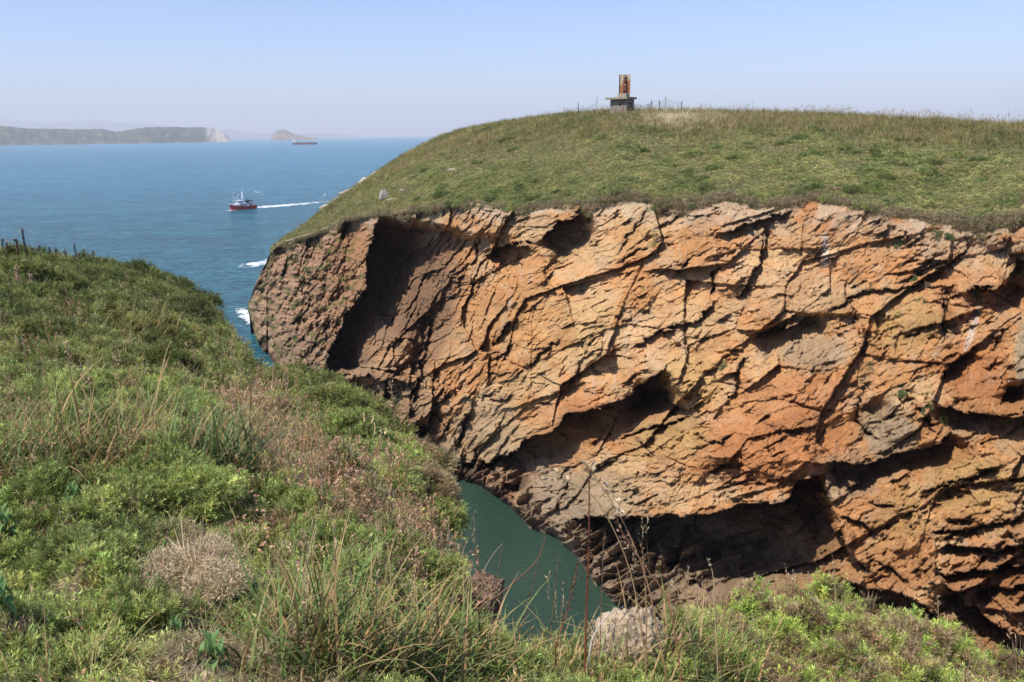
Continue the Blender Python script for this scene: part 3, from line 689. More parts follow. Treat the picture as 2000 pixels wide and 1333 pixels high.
v, f = station_hull(Lb, 6, ST, [0, .25, .5, .75, .93, 1], bh)
mb = MB().add(v, f); 
dk = [];
for i in range(len(ST)-1):
    a0 = bh(ST[i], .8); a1 = bh(ST[i+1], .8)
    mb.add([(a0[0], -a0[1], a0[2]), (a1[0], -a1[1], a1[2]), (a1[0], a1[1], a1[2]), (a0[0], a0[1], a0[2])], [(0, 1, 2, 3)])
mb.build('hull', Mr, boat, True)
mb = MB()
for sd in (-1, 1):
    P = [bh(s, 1.0) for s in ST]; mb.tube([(p[0], p[1]*sd, p[2]+.02) for p in P], .12, 6)
mb.build('rail', Mb, boat)
mb = MB()
for i in range(15, len(ST)-1):   # white bulwark forward
    a0 = bh(ST[i], 1.0); a1 = bh(ST[i+1], 1.0)
    for sd in (-1, 1):
        mb.add([(a0[0], a0[1]*sd, a0[2]+.1), (a1[0], a1[1]*sd, a1[2]+.1), (a1[0], a1[1]*sd*.98, a1[2]+.85), (a0[0], a0[1]*sd*.98, a0[2]+.7)], [(0, 1, 2, 3)])
mb.build('bulwark', Mw, boat)
mb = MB().box((0.6, 0, 3.3), (6.0, 4.2, 2.6)).box((-3.6, 0, 3.0), (2.6, 3.6, 2.0)).box((5.6, 0, 3.4), (3.0, 4.2, 1.2))
dh = mb.build('deckhouse', Mw, boat)
mb = MB().box((1.9, 0, 5.3), (3.4, 3.6, 1.7), 0, .94).box((2.2, 0, 6.2), (4.2, 4.2, .16)); wh = mb.build('wheelhouse', Mw, boat)
for y in (-1.2, -.4, .4, 1.2): MB().box((3.62, y, 5.45), (.08, .6, .6)).build('window', Mk, wh)
for sd in (-1, 1):
    for x in (1.0, 2.0, 3.0): MB().box((x, sd*1.78, 5.45), (.6, .08, .6)).build('window', Mk, wh)
for sd in (-1, 1):
    for x in (-1.6, -.3, 1.0, 2.3): MB().box((x, sd*2.13, 3.1), (.8, .08, 1.0)).build('window', Mk, dh)
MB().box((-5.2, 0, 3.3), (2.0, 3.4, 1.6)).box((-3.4, .6, 5.0), (1.8, 2.0, 1.3)).build('net_winch', Mk, boat)
# heaps of green net
def blob_mesh(c, r, seed, n=10, k=.25):
    V = []; Fc = []
    for i in range(n+1):
        for j in range(n*2):
            th = math.pi*i/n; ph = math.pi*j/n
            d = np.array([math.sin(th)*math.cos(ph), math.sin(th)*math.sin(ph), math.cos(th)])
            rr = 1+k*float(fbm(np.array(d[0]*2.1+seed), np.array(d[1]*2.1+d[2]*1.7), 3, seed))+k*.5*float(pn(np.array(d[2]*5.+seed), np.array(d[0]*5.), seed+3))
            V.append((c[0]+d[0]*r[0]*rr, c[1]+d[1]*r[1]*rr, c[2]+d[2]*r[2]*rr))
    for i in range(n):
        for j in range(n*2):
            Fc.append((i*n*2+j, (i+1)*n*2+j, (i+1)*n*2+(j+1) % (n*2), i*n*2+(j+1) % (n*2)))
    return V, Fc
MB().add(*blob_mesh((-4.4, 0, 5.6), (1.8, 1.4, 1.1), 4)).build('fishing_net', Mg, boat, True)
MB().tube([(8.0, 0, 3.3), (5.9, 0, 8.2)], .11).tube([(4.6, 1.2, 3.2), (5.9, 0, 8.2)], .11).tube([(4.6, -1.2, 3.2), (5.9, 0, 8.2)], .11).tube([(5.9, 0, 7.8), (5.9, 0, 12)], .12).box((5.9, 0, 8.3), (1.2, 1.2, .5)).box((5.9, 0, 11.6), (.35, .35, .9)).build('mast', Ms, boat)
MB().tube([(5.2, 0, 7.0), (1.9, 0, 10.8)], .13).tube([(1.9, 0, 10.8), (1.9, 0, 10.2)], .2).build('derrick', Ms, boat)
mb = MB().tube([(-.6, -1, 6.2), (-.9, 0, 10.5)], .13).tube([(-.6, 1, 6.2), (-.9, 0, 10.5)], .13).tube([(-2.3, 0, 5), (-.9, 0, 10.5)], .13).tube([(-.9, 0, 10.2), (-.9, 0, 13.5)], .09)
for z, w_ in ((8.2, 2.0), (9.4, 2.4), (10.6, 2.2), (11.6, 1.5)): mb.box((-.9, 0, z), (.5, w_, .3)).box((-.7, .6, z+.35), (.6, .6, .45))
mb.tube([(-1.5, 0, 6), (-1.5, .4, 16)], .035, 4)
mb.build('radar_mast', Mw, boat)
MB().tube([(-4.4, .8, 4.3), (-1.9, 1.1, 7.4)], .16).build('crane_arm', Mw, boat); MB().tube([(.8, -1, 6.3), (3.6, -1.4, 8.0)], .14).build('crane_arm', Mw, boat)
MB().box((-7.6, 0, 4.2), (.2, 3.6, .2)).tube([(-7.6, -1.7, 2.4), (-7.6, -1.7, 4.8)], .12).tube([(-7.6, 1.7, 2.4), (-7.6, 1.7, 4.8)], .12).tube([(-8.8, 1.7, 2.4), (-7.6, 1.7, 4.8)], .1).box((-7.0, 0, 4.9), (2.2, 3.2, .15)).build('stern_gantry', Mw, boat)
MB().add(*blob_mesh((-7.2, .4, 5.5), (1.2, 1.1, .7), 9)).build('tarpaulin', simple('tarp_navy', (.03, .03, .09)), boat, True)
# hull number, weathered and too far to read: three small pale strokes
mb = MB()
for i in range(5):
    s = .72+.022*i; p = bh(s, .62)
    mb.box((p[0], -p[1]-.03, p[2]), (.28, .05, .5), math.atan2(-(bh(s+.01, .62)[1]-p[1])*-1, .21)*-1)
mb.build('registration_mark', Ms, boat)
# bow wave
G = []; C = []
for i, u in enumerate(np.linspace(-1, 1.35, 60)):
    for j, v_ in enumerate(np.linspace(-1, 1, 25)):
        G.append((u*Lb/2*.82, v_*(7.5-3.2*u)*.82, .10)); d = abs(v_)*(7.5-3.2*u)-bh(min(1, max(0, u/2+.5)), .4)[1]
        C.append(.75*math.exp(-max(0, d)/1.3) if u < 1.22 else .2)
G = np.array(G); ca, sa = math.cos(hdg), math.sin(hdg)
G2 = G.copy(); G2[:, 0] = bp[0]+G[:, 0]*ca-G[:, 1]*sa; G2[:, 1] = bp[1]+G[:, 0]*sa+G[:, 1]*ca
o = mesh_np('bow_foam', G2, grid_faces(60, 25)[:, ::-1], foam_mat('bow_foam', .5, .85), cols=np.repeat(np.array(C)[:, None], 3, 1)); tag(o, kind='stuff')
if o.data.polygons[0].normal.z < 0: o.data.flip_normals()
# gulls following the boat
def gull_mesh():
    mb = MB().tube([(-.28, 0, 0), (-.12, 0, .03), (.08, 0, .03), (.24, 0, .02), (.32, 0, 0)], [.02, .07, .09, .055, .01], 8)
    mb.add([(-.5, -.06, 0), (-.26, -.02, .01), (-.26, .02, .01), (-.5, .06, 0)], [(0, 1, 2, 3)])
    return mb
gm = simple('gull_white', (.8, .8, .8), .6, .05)
def gull_wing(sd):
    P = [(.10, 0, .05), (.14, .35*sd, .20), (.04, .75*sd, .12), (-.04, .70*sd, .11), (-.06, .35*sd, .18), (-.12, 0, .05)]
    mb = MB(); mb.add(P+[(a, b_, c-.015) for a, b_, c in P], [(0, 1, 4, 5), (1, 2, 3, 4), (6, 11, 10, 7), (7, 10, 9, 8), (0, 6, 7, 1), (1, 7, 8, 2), (2, 8, 9, 3), (3, 9, 10, 4), (4, 10, 11, 5)])
    return mb
g0 = gull_mesh().build('gull', gm, None, True)
for sd in (-1, 1): gull_wing(sd).build('wing', gm, g0)
for i, (x, y, lab) in enumerate([(499, 374, 'white gull flying highest behind the fishing boat'), (503, 376.5, 'white gull flying close behind the highest gull of the flock'), (508, 376, 'white gull flying on the right of the small flock'),
                                 (498, 378.5, 'white gull flying lowest beside the mast of the boat'), (511, 381, 'white gull flying lowest on the right of the flock'), (634, 381, 'lone white gull low over the sea, far right of the boat')]):
    g = g0 if i == 0 else copy_tree(g0)
    g.location = at(x, y, 440.).tolist(); g.rotation_euler = (.1*i, .15*(i % 3), 3.6+.4*i); g.scale = (1.25,)*3
    tag(g, lab, 'gull', 'gulls following the fishing boat')

# ------------------------------------------------------------------ cargo ship
cp = water(596., 282.6)
ship = empty('cargo_ship', (cp[0], cp[1], 0), 0.0)
tag(ship, 'long dark red cargo ship with low deck lying far out near the island', 'ship')
Ls = 46/F*np.linalg.norm(cp[:2])*.98
def sh(s, lv):
    w_ = 9.5*(1-max(0, (s-.86)/.14)**2)*(.85+.15*min(1, s*10))
    rail = 9+(3.5*max(0, (s-.93)/.07) if s > .93 else 0)+(2.0 if s < .16 else 0)
    return -Ls/2+Ls*s*(.98+.02*lv), max(.2, w_), -2+(rail+2)*lv
ST = [0, .05, .159, .161, .3, .5, .7, .86, .9, .929, .94, .97, 1]
v, f = station_hull(Ls, 20, ST, [0, .5, 1], sh)
mb = MB().add(v, f)
for i in range(len(ST)-1):
    a0 = sh(ST[i], .98); a1 = sh(ST[i+1], .98)
    mb.add([(a0[0], -a0[1], a0[2]), (a1[0], -a1[1], a1[2]), (a1[0], a1[1], a1[2]), (a0[0], a0[1], a0[2])], [(0, 1, 2, 3)])
mb.build('hull', simple('ship_hull', (.12, .03, .04), .6, .15, .1), ship)
MB().box((-Ls*.42, 0, 14), (12, 15, 9)).box((-Ls*.40, 0, 20.5), (7, 17, 4)).box((-Ls*.45, 0, 22), (4, 4, 6)).build('superstructure', Mw, ship)
MB().tube([(-Ls*.40, 0, 22), (-Ls*.40, 0, 29)], .6).build('mast', Mw, ship); MB().tube([(Ls*.46, 0, 11), (Ls*.46, 0, 19)], .5).build('mast', Mw, ship)
mb = MB()
for i in range(6): mb.box((-Ls*.27+i*Ls*.115, 0, 10.2), (Ls*.095, 13, 2.2))
mb.build('hatch_covers', simple('hatch', (.16, .07, .07)), ship)

# ------------------------------------------------------------------ hut and shrine panel on the headland
def concrete(name, base, scale=3):
    m, t, b = newmat(name); pos = t.nodes.new('ShaderNodeTexCoord').outputs['Object']
    n = noise(t, pos, scale, 8, .7); n2 = noise(t, mapping(t, pos, (3, 3, .5)), 2, 5, .6)
    c = ramp(t, n, [(.3, tuple(x*.55 for x in base)), (.55, base), (.75, tuple(x*1.3 for x in base))])
    c = mixc(t, .6, c, ramp(t, n2, [(.35, (.7, .68, .66)), (.65, (1.15, 1.1, 1.05))]), 'MULTIPLY')
    t.links.new(c, b.inputs['Base Color']); b.inputs['Roughness'].default_value = .95; t.links.new(bump(t, n, .6, .05), b.inputs['Normal']); return m
CO = concrete('hut_concrete', (.24, .215, .17)); CO2 = concrete('roof_concrete', (.30, .27, .20))
hb = at(1215., 216., 131.)
HS = 131/F                       # metres per photo pixel at the hut
hut = empty('concrete_hut', (hb[0], hb[1], hb[2]-1.0), 0.0)
tag(hut, 'small grey concrete hut with overhanging slab roof and rusty relief panel on top', 'hut')
RZ = math.radians(-38)           # the hut stands corner-on
W1, W2, HH = 3.1, 2.4, 2.75
CZ = HH
mb = MB()
# walls as slabs with a window opening in the left-hand face, a door recess in the other
def rot(x, y): return (x*math.cos(RZ)-y*math.sin(RZ), x*math.sin(RZ)+y*math.cos(RZ))
def rbox(mb, c, d, rz=RZ): x, y = rot(c[0], c[1]); return mb.box((x, y, c[2]), d, rz)
# face along local x at y=-W2/2 is the left-hand front
rbox(mb, (-.73, -W2/2+.1, HH/2), (1.64, .2, HH)); rbox(mb, (.995, -W2/2+.1, HH/2), (1.11, .2, HH))
rbox(mb, (.265, -W2/2+.1, .85), (.35, .2, 1.7)); rbox(mb, (.265, -W2/2+.1, 2.39), (.35, .2, .72))
rbox(mb, (0, W2/2-.1, HH/2), (W1, .2, HH)); rbox(mb, (-W1/2+.1, 0, HH/2), (.2, W2-.4, HH)); rbox(mb, (W1/2-.1, 0, HH/2), (.2, W2-.4, HH))
mb.build('wall', CO, hut)
mb = MB(); rbox(mb, (W1/2+.012, -.1, 1.15), (.03, .85, 2.1)); mb.build('door', simple('door_dark', (.05, .045, .04)), hut)
mb = MB(); rbox(mb, (.78, -W2/2-.02, 1.6), (.42, .04, 1.5)); mb.build('stained_pilaster', simple('stain', (.20, .12, .10), .9, .4), hut)
mb = MB(); rbox(mb, (-.15, -.2, HH+.14), (W1+1.05, W2+.8, .32)); mb.build('roof', CO2, hut)
mb = MB(); rbox(mb, (.35, -.15, HH+.28+.28), (1.55, 1.1, .56)); rbox(mb, (.35, .05, HH+.28+.60), (1.35, .8, .08)); mb.build('plinth', CO2, hut)
# panel stands on the plinth, facing the camera more squarely
pz = HH+.9
PA = math.radians(-12)
m, t, b = newmat('panel_plaster'); pos = t.nodes.new('ShaderNodeTexCoord').outputs['Object']
sp = t.nodes.new('ShaderNodeSeparateXYZ'); t.links.new(pos, sp.inputs[0]); nn = noise(t, pos, 2.2, 6, .7); nf = noise(t, pos, 9, 5, .7)
k = mathn(t, 'MULTIPLY', mathn(t, 'SUBTRACT', mathn(t, 'ADD', mathn(t, 'MULTIPLY', sp.outputs[0], .55), mathn(t, 'MULTIPLY', nn, 1.2)), mathn(t, 'MULTIPLY', mathn(t, 'SUBTRACT', sp.outputs[2], pz+1.45), 1.1)), 1.3, True)
k = mathn(t, 'SUBTRACT', k, .35, True)
c = mixc(t, mathn(t, 'MULTIPLY', k, 2.2, True), (.52, .41, .27, 1), (.38, .155, .055, 1)); c = mixc(t, .7, c, ramp(t, nf, [(.3, (.65, .55, .5)), (.6, (1.1, 1.1, 1.1))]), 'MULTIPLY')
t.links.new(c, b.inputs['Base Color']); b.inputs['Roughness'].default_value = .9
rx, ry = rot(.35, .05)
PH = 2.95; PW = 1.72
panel = MB().box((rx+.06, ry, pz+PH/2), (PW, .28, PH), PA).build('panel', m, hut)
MB().box((rx-PW/2*math.cos(PA)+.02, ry-PW/2*math.sin(PA)-.03, pz+PH/2), (.14, .36, PH+.01), PA).build('panel_post', simple('post_dark', (.07, .06, .05)), hut)
RU = simple('rusty_iron', (.11, .035, .018), .85, .5, 5); RL = simple('pale_relief', (.42, .33, .28), .8, .3, 6)
def relp(x, z, y=-.30): return (rx+.06+x*math.cos(PA)-y*math.sin(PA), ry+x*math.sin(PA)+y*math.cos(PA), pz+z)
mb = MB()   # worn standing figure in rusted iron, with a head, robe and side bars
mb.add(*blob_mesh(relp(-.02, 2.45), (.24, .16, .27), 21)).add(*blob_mesh(relp(.03, 1.85), (.30, .16, .42), 22)).add(*blob_mesh(relp(-.05, .45), (.30, .17, .50), 23)).add(*blob_mesh(relp(.17, .95), (.22, .15, .55), 24))
for x in (-.26, -.12, .16, .28): mb.tube([relp(x, .05), relp(x*.8, 1.25), relp(x*.95, 1.7)], .045)
mb.tube([relp(-.38, 1.95), relp(.0, 2.05), relp(.36, 1.9)], .05).tube([relp(-.25, 2.75), relp(0, 2.85), relp(.25, 2.72), relp(.30, 2.4)], .05)
mb.tube([relp(-.33, .8), relp(.33, .75)], .05).tube([relp(-.33, .3), relp(.33, .28)], .05)
mb.build('iron_relief', RU, panel, True)
for pc in (((.0, 1.33, -.34), (.13, .12, .13), 25), ((.03, 2.5, -.40), (.10, .10, .14), 26), ((.12, .62, -.38), (.07, .07, .09), 27)):
    MB().add(*blob_mesh(relp(*pc[0]), pc[1], pc[2])).build('pale_boss', RL, panel, True)

# ------------------------------------------------------------------ wire fences beside the hut
GP = simple('fence_post_green', (.07, .09, .08), .7, .3); WI = simple('fence_wire', (.22, .26, .25), .6, .2); GW = simple('fence_post_pale', (.35, .34, .30), .7, .3)
def fence(name, posts, lab, sag, D=131., braces=()):
    base = at(posts[0][0], posts[0][1], D); o = empty(name, base.tolist())
    tag(o, lab, 'fence', 'wire fences beside the hut'); P = []
    for i, (x, yb, yt, r, kk) in enumerate(posts):
        a = at(x, yb+5, D+(i % 3)*.6)-base; c_ = at(x, yt, D+(i % 3)*.6)-base; c_ = np.array([a[0], a[1], c_[2]]); P.append((a, c_))
        MB().tube([a, (a+c_)/2, c_], r).build('post', GW if kk else GP, o)
    mb = MB()
    for (a0, b0), (a1, b1), sg in zip(P[:-1], P[1:], sag):
        lo = max(a0[2], a1[2])
        def Q(u, v):
            s = 4*u*(1-u); t0 = a0[2]+.5+(b0[2]*sg[1]+a0[2]*(1-sg[1])-a0[2]-.5)*v; t1 = a1[2]+.5+(b1[2]*sg[1]+a1[2]*(1-sg[1])-a1[2]-.5)*v
            return (a0[0]*(1-u)+a1[0]*u, a0[1]*(1-u)+a1[1]*u, t0*(1-u)+t1*u-s*sg[0]*v)
        for v_ in (1.0,): mb.tube([Q(u, v_) for u in np.linspace(0, 1, 9)], .022, 4)
        for v_ in np.linspace(0, .9, 10): mb.tube([Q(u, v_) for u in np.linspace(0, 1, 9)], .006, 3)
        nn_ = max(3, int(abs(a1[0]-a0[0])/.16))
        for u in np.linspace(0, 1, nn_): mb.tube([Q(u, 0), Q(u, 1)], .005, 3)
    mb.build('wire_netting', WI, o)
    for (x0, y0, x1, y1) in braces:
        MB().tube([at(x0, y0, D)-base, at(x1, y1, D)-base], .035).build('brace', GP, o)
fence('wire_fence', [(1129.5, 222, 201, .055, 0), (1165.5, 216, 186, .05, 1)], 'short sagging wire fence with two posts left of the concrete hut', [(.5, .62)], braces=())
fence('wire_fence', [(1240, 216, 203, .05, 0), (1269.5, 216, 201, .04, 0), (1272, 216, 196, .075, 0), (1287.5, 215, 196.5, .075, 0), (1299, 215, 188, .05, 1), (1330.5, 215, 198.5, .06, 0)],
      'wire mesh fence with several green posts right of the concrete hut', [(.1, .85), (0, .9), (0, .9), (.1, .85), (.15, .85)], braces=((1260, 214, 1269, 205), (1322, 214, 1327, 205)))

# ------------------------------------------------------------------ plants: small real meshes, copied many times over the ground
rng = np.random.default_rng(11)
def leaf_mat(name, lo, hi, trans=.3, rough=.55):
    m, t, b = newmat(name)
    a = t.nodes.new('ShaderNodeAttribute'); a.attribute_name = 'tint'; a.attribute_type = 'INSTANCER'
    c = t.nodes.new('ShaderNodeAttribute'); c.attribute_name = 'Col'
    col = mixc(t, 1.0, a.outputs['Color'], c.outputs['Color'], 'MULTIPLY')
    tr = t.nodes.new('ShaderNodeBsdfTranslucent'); t.links.new(col, tr.inputs[0]); t.links.new(col, b.inputs['Base Color'])
    b.inputs['Roughness'].default_value = rough; b.inputs['Specular IOR Level'].default_value = .25
    ms = t.nodes.new('ShaderNodeMixShader'); ms.inputs[0].default_value = trans
    t.links.new(b.outputs[0], ms.inputs[1]); t.links.new(tr.outputs[0], ms.inputs[2])
    t.links.new(ms.outputs[0], t.nodes['Material Output'].inputs[0]); return m
LEAF = leaf_mat('plant_leaf', 0, 0)
def own_leaf(name, col, var=.3, trans=.25):
    m, t, b = newmat(name)
    c = t.nodes.new('ShaderNodeAttribute'); c.attribute_name = 'Col'
    col_ = mixc(t, 1.0, (*col, 1), c.outputs['Color'], 'MULTIPLY')
    tr = t.nodes.new('ShaderNodeBsdfTranslucent'); t.links.new(col_, tr.inputs[0]); t.links.new(col_, b.inputs['Base Color'])
    b.inputs['Roughness'].default_value = .55; b.inputs['Specular IOR Level'].default_value = .25
    ms = t.nodes.new('ShaderNodeMixShader'); ms.inputs[0].default_value = trans
    t.links.new(b.outputs[0], ms.inputs[1]); t.links.new(tr.outputs[0], ms.inputs[2])
    t.links.new(ms.outputs[0], t.nodes['Material Output'].inputs[0]); return m
class PB:
    """plant builder: narrow leaves, blades and stems with a colour at each vertex"""
    def __init__(s): s.v = []; s.f = []; s.c = []
    def leaf(s, p, d, L, W, col, curl=.0, up=None):
        p = np.asarray(p, float); d = np.asarray(d, float); d = d/(np.linalg.norm(d)+1e-9)
        u = rng.normal(size=3) if up is None else np.asarray(up, float)
        w_ = np.cross(d, u); w_ /= (np.linalg.norm(w_)+1e-9); nn_ = np.cross(w_, d)
        n = len(s.v); mid = p+d*L*.45+nn_*curl*L
        s.v += [p, mid-w_*W/2, p+d*L, mid+w_*W/2]; s.f.append((n, n+1, n+2, n+3)); s.c += [np.array(col)*.85, col, np.array(col)*1.1, col]
    def blade(s, p, d, L, W, col, droop=.5, seg=5, tip=None):
        p = np.asarray(p, float).copy(); d = np.asarray(d, float); d = d/np.linalg.norm(d)
        h = np.array([d[0], d[1], 0]); h = h/(np.linalg.norm(h)+1e-6); side = np.cross(d, [0, 0, 1.]); side = side/(np.linalg.norm(side)+1e-6)
        n = len(s.v)
        for i in range(seg+1):
            u = i/seg; ww = W*(1-u**1.6)*.5+W*.04; cc_ = np.array(col)*(1-u)+np.array(tip if tip is not None else col)*u
            s.v += [p-side*ww, p+side*ww]; s.c += [cc_*.9, cc_]
            d = d+h*droop/seg*1.0-np.array([0, 0, 1])*droop*u*1.6/seg; d = d/np.linalg.norm(d); p = p+d*L/seg
        for i in range(seg): s.f.append((n+2*i, n+2*i+1, n+2*i+3, n+2*i+2))
        return p
    def stem(s, pts, r0, r1, col, n=4):
        pts = [np.asarray(p, float) for p in pts]; base = len(s.v)
        for i, p in enumerate(pts):
            d = pts[min(i+1, len(pts)-1)]-pts[max(i-1, 0)]; d = d/(np.linalg.norm(d)+1e-9)
            a = np.cross(d, [.3, .9, .1]); a /= (np.linalg.norm(a)+1e-9); b_2 = np.cross(d, a); r = r0+(r1-r0)*i/(len(pts)-1)
            for k in range(n):
                q = 2*math.pi*k/n; s.v.append(p+(a*math.cos(q)+b_2*math.sin(q))*r); s.c.append(np.array(col))
        for i in range(len(pts)-1):
            for k in range(n): s.f.append((base+i*n+k, base+i*n+(k+1) % n, base+(i+1)*n+(k+1) % n, base+(i+1)*n+k))
    def mesh(s, name, mat, link=False, parent=None, loc=None):
        V = np.array(s.v); 
        if loc is not None: V = V-np.asarray(loc)
        me = bpy.data.meshes.new(name); me.from_pydata(V.tolist(), [], s.f); me.materials.append(mat)
        a = me.color_attributes.new('Col', 'FLOAT_COLOR', 'POINT'); c = np.ones((len(V), 4), np.float32); c[:, :3] = np.array(s.c); a.data.foreach_set('color', c.ravel())
        o = bpy.data.objects.new(name, me)
        if link:
            COL.objects.link(o)
            if loc is not None: o.location = [float(a) for a in loc]
            if parent: o.parent = parent
        return o
def rdir(zmin=.1):
    while True:
        d = rng.normal(size=3)
        d /= np.linalg.norm(d)
        if d[2] > zmin: return d
def sprig(kind):
    b = PB()
    if kind == 'gorse':       # short stems ringed with needles, sunlit pale tips and shaded interior put into the colour
        for k in range(7):
            d = rdir(.25); d[2] += .35; d /= np.linalg.norm(d); L = rng.uniform(.55, 1.0); p0 = np.array([rng.normal()*.10, rng.normal()*.10, -.15])
            m_ = 20
            for i in range(m_):
                u = .15+.85*i/m_; p = p0+d*L*u; a = rng.normal(size=3); a -= a.dot(d)*d; a /= np.linalg.norm(a)
                g = .55+.75*u
                b.leaf(p, a*.8+d*(.5+.5*u), rng.uniform(.17, .29), .036, (g, g, g*.9))
            b.stem([p0, p0+d*L], .018, .008, (.9, .6, .4), 3)
    elif kind == 'bush':      # coarser, for the far headland
        for k in range(70):
            d = rdir(-.05); r = rng.uniform(.35, 1.0)**.5; p = d*np.array([1, 1, .7])*r*.55; g = .55+.6*r*rng.uniform(.7, 1.1)
            b.leaf(p, d+rng.normal(size=3)*.5, rng.uniform(.18, .34), .12, (g, g, g))
    elif kind == 'grass':
        for k in range(16):
            a = rng.uniform(0, 6.28); t_1 = rng.uniform(.05, .7); d = np.array([math.cos(a)*t_1, math.sin(a)*t_1, 1])
            g = rng.uniform(.75, 1.2); b.blade([rng.normal()*.10, rng.normal()*.10, -.05], d, rng.uniform(.5, 1.05), .028, (g, g, g), rng.uniform(.2, .9), 4)
    elif kind == 'seed':      # thin stalks with seed heads
        for k in range(6):
            a = rng.uniform(0, 6.28); t_1 = rng.uniform(.02, .35); d = np.array([math.cos(a)*t_1, math.sin(a)*t_1, 1]); g = rng.uniform(.8, 1.2)
            e = b.blade([rng.normal()*.12, rng.normal()*.12, -.05], d, rng.uniform(.7, 1.05), .016, (g, g, g), rng.uniform(.05, .35), 4)
            for i in range(5): b.leaf(e-np.array([0, 0, .04*i]), rng.normal(size=3)*.5+np.array([d[0], d[1], 1]), .11, .03, (g*1.15, g*1.05, g))
    elif kind == 'dry':       # tangled dead twigs
        for k in range(38):
            d = rdir(-.2); p = rng.normal(size=3)*np.array([.28, .28, .12])+np.array([0, 0, .15]); g = rng.uniform(.55, 1.3)
            b.leaf(p, d, rng.uniform(.18, .45), .025, (g, g, g))
    elif kind == 'flower':    # faded papery flower heads on stalks
        for k in range(5):
            p = np.array([rng.normal()*.25, rng.normal()*.25, rng.uniform(.5, .95)])
            b.stem([[p[0]*.6, p[1]*.6, -.1], p], .012, .008, (.55, .42, .3), 3)
            for i in range(9):
                d = rdir(-.3); b.leaf(p, d, rng.uniform(.09, .14), .08, (1.2, 1.05, .95) if i % 3 else (1.0, .8, .6))
    elif kind == 'broad':
        for k in range(7):
            a = rng.uniform(0, 6.28); d = np.array([math.cos(a), math.sin(a), rng.uniform(.3, 1.2)]); p = np.array([math.cos(a)*.1, math.sin(a)*.1, rng.uniform(.1, .5)])
            b.leaf(p, d, rng.uniform(.35, .5), .26, (1, 1, 1), .06, (0, 0, 1))
    return b
PROTO = {}
def protos(kind, n):
    if kind not in PROTO:
        c = bpy.data.collections.new('plants_'+kind)
        for i in range(n): c.objects.link(sprig(kind).mesh('%s_sprig' % kind, LEAF))
        PROTO[kind] = c
    return PROTO[kind]
def scatter(name, kind, P, scl, tint, tilt=.35, n=5, label=None, rot=None):
    """one object: a point cloud whose points carry the plants"""
    col = protos(kind, n); N_ = len(P)
    me = bpy.data.meshes.new(name); me.vertices.add(N_); me.vertices.foreach_set('co', P.astype(np.float32).ravel())
    def at_(nm, ty, arr, f):
        a = me.attributes.new(nm, ty, 'POINT'); a.data.foreach_set(f, np.ascontiguousarray(arr).ravel())
    rot_ = np.stack([rng.normal(size=N_)*tilt, rng.normal(size=N_)*tilt, rng.uniform(0, 6.283, N_)], 1).astype(np.float32)
    if rot is not None: rot_ = rot.astype(np.float32)
    at_('rot', 'FLOAT_VECTOR', rot_, 'vector'); at_('scl', 'FLOAT', np.asarray(scl, np.float32), 'value')
    at_('idx', 'INT', rng.integers(0, n, N_).astype(np.int32), 'value')
    c = np.ones((N_, 4), np.float32); c[:, :3] = tint; at_('tint', 'FLOAT_COLOR', c, 'color')
    o = bpy.data.objects.new(name, me); COL.objects.link(o)
    g = bpy.data.node_groups.new(name, 'GeometryNodeTree')
    g.interface.new_socket('Geometry', in_out='INPUT', socket_type='NodeSocketGeometry'); g.interface.new_socket('Geometry', in_out='OUTPUT', socket_type='NodeSocketGeometry')
    gi = g.nodes.new('NodeGroupInput'); go = g.nodes.new('NodeGroupOutput'); ip = g.nodes.new('GeometryNodeInstanceOnPoints'); ci = g.nodes.new('GeometryNodeCollectionInfo')
    ci.inputs[0].default_value = col; ci.inputs['Separate Children'].default_value = True; ci.inputs['Reset Children'].default_value = True
    ip.inputs['Pick Instance'].default_value = True
    def na(nm, ty):
        a = g.nodes.new('GeometryNodeInputNamedAttribute'); a.data_type = ty; a.inputs[0].default_value = nm; return a.outputs[0]
    g.links.new(gi.outputs[0], ip.inputs['Points']); g.links.new(ci.outputs[0], ip.inputs['Instance'])
    g.links.new(na('idx', 'INT'), ip.inputs['Instance Index']); g.links.new(na('rot', 'FLOAT_VECTOR'), ip.inputs['Rotation']); g.links.new(na('scl', 'FLOAT'), ip.inputs['Scale'])
    g.links.new(ip.outputs[0], go.inputs[0])
    md = o.modifiers.new('plants', 'NODES'); md.node_group = g
    tag(o, label, None, None, 'stuff'); return o
def grid_samples(P, A, dens):
    """random points on a grid surface: P (nr,nc,3), A other per-vertex fields, dens per face per m2"""
    e1 = P[1:, :-1]-P[:-1, :-1]; e2 = P[:-1, 1:]-P[:-1, :-1]
    area = np.linalg.norm(np.cross(e1, e2), axis=-1)
    lam = area*dens; k = rng.poisson(np.minimum(lam, 400))
    ii, jj = np.nonzero(k); rep_ = k[ii, jj]; ii = np.repeat(ii, rep_); jj = np.repeat(jj, rep_)
    u = rng.uniform(size=len(ii)); v_ = rng.uniform(size=len(ii))
    def L(G):
        if G.ndim == 3: uu, vv = u[:, None], v_[:, None]
        else: uu, vv = u, v_
        return G[ii, jj]*(1-uu)*(1-vv)+G[ii+1, jj]*uu*(1-vv)+G[ii, jj+1]*(1-uu)*vv+G[ii+1, jj+1]*uu*vv
    return L(P), [L(a) for a in A]
def ell(px, py, x, y, rx, ry): return np.exp(-(((px-x)/rx)**2+((py-y)/ry)**2))
def tints(base_list, n, k, var=.22):
    """pick colours out of a list by a 0..1 field and vary them"""
    B = np.array(base_list, float); x = np.clip(k, 0, .999)*(len(B)-1); i = x.astype(int); f = (x-i)[:, None]
    c = B[i]*(1-f)+B[np.minimum(i+1, len(B)-1)]*f
    return c*np.exp(rng.normal(size=(n, 1))*var)*np.exp(rng.normal(size=(n, 3))*.05)

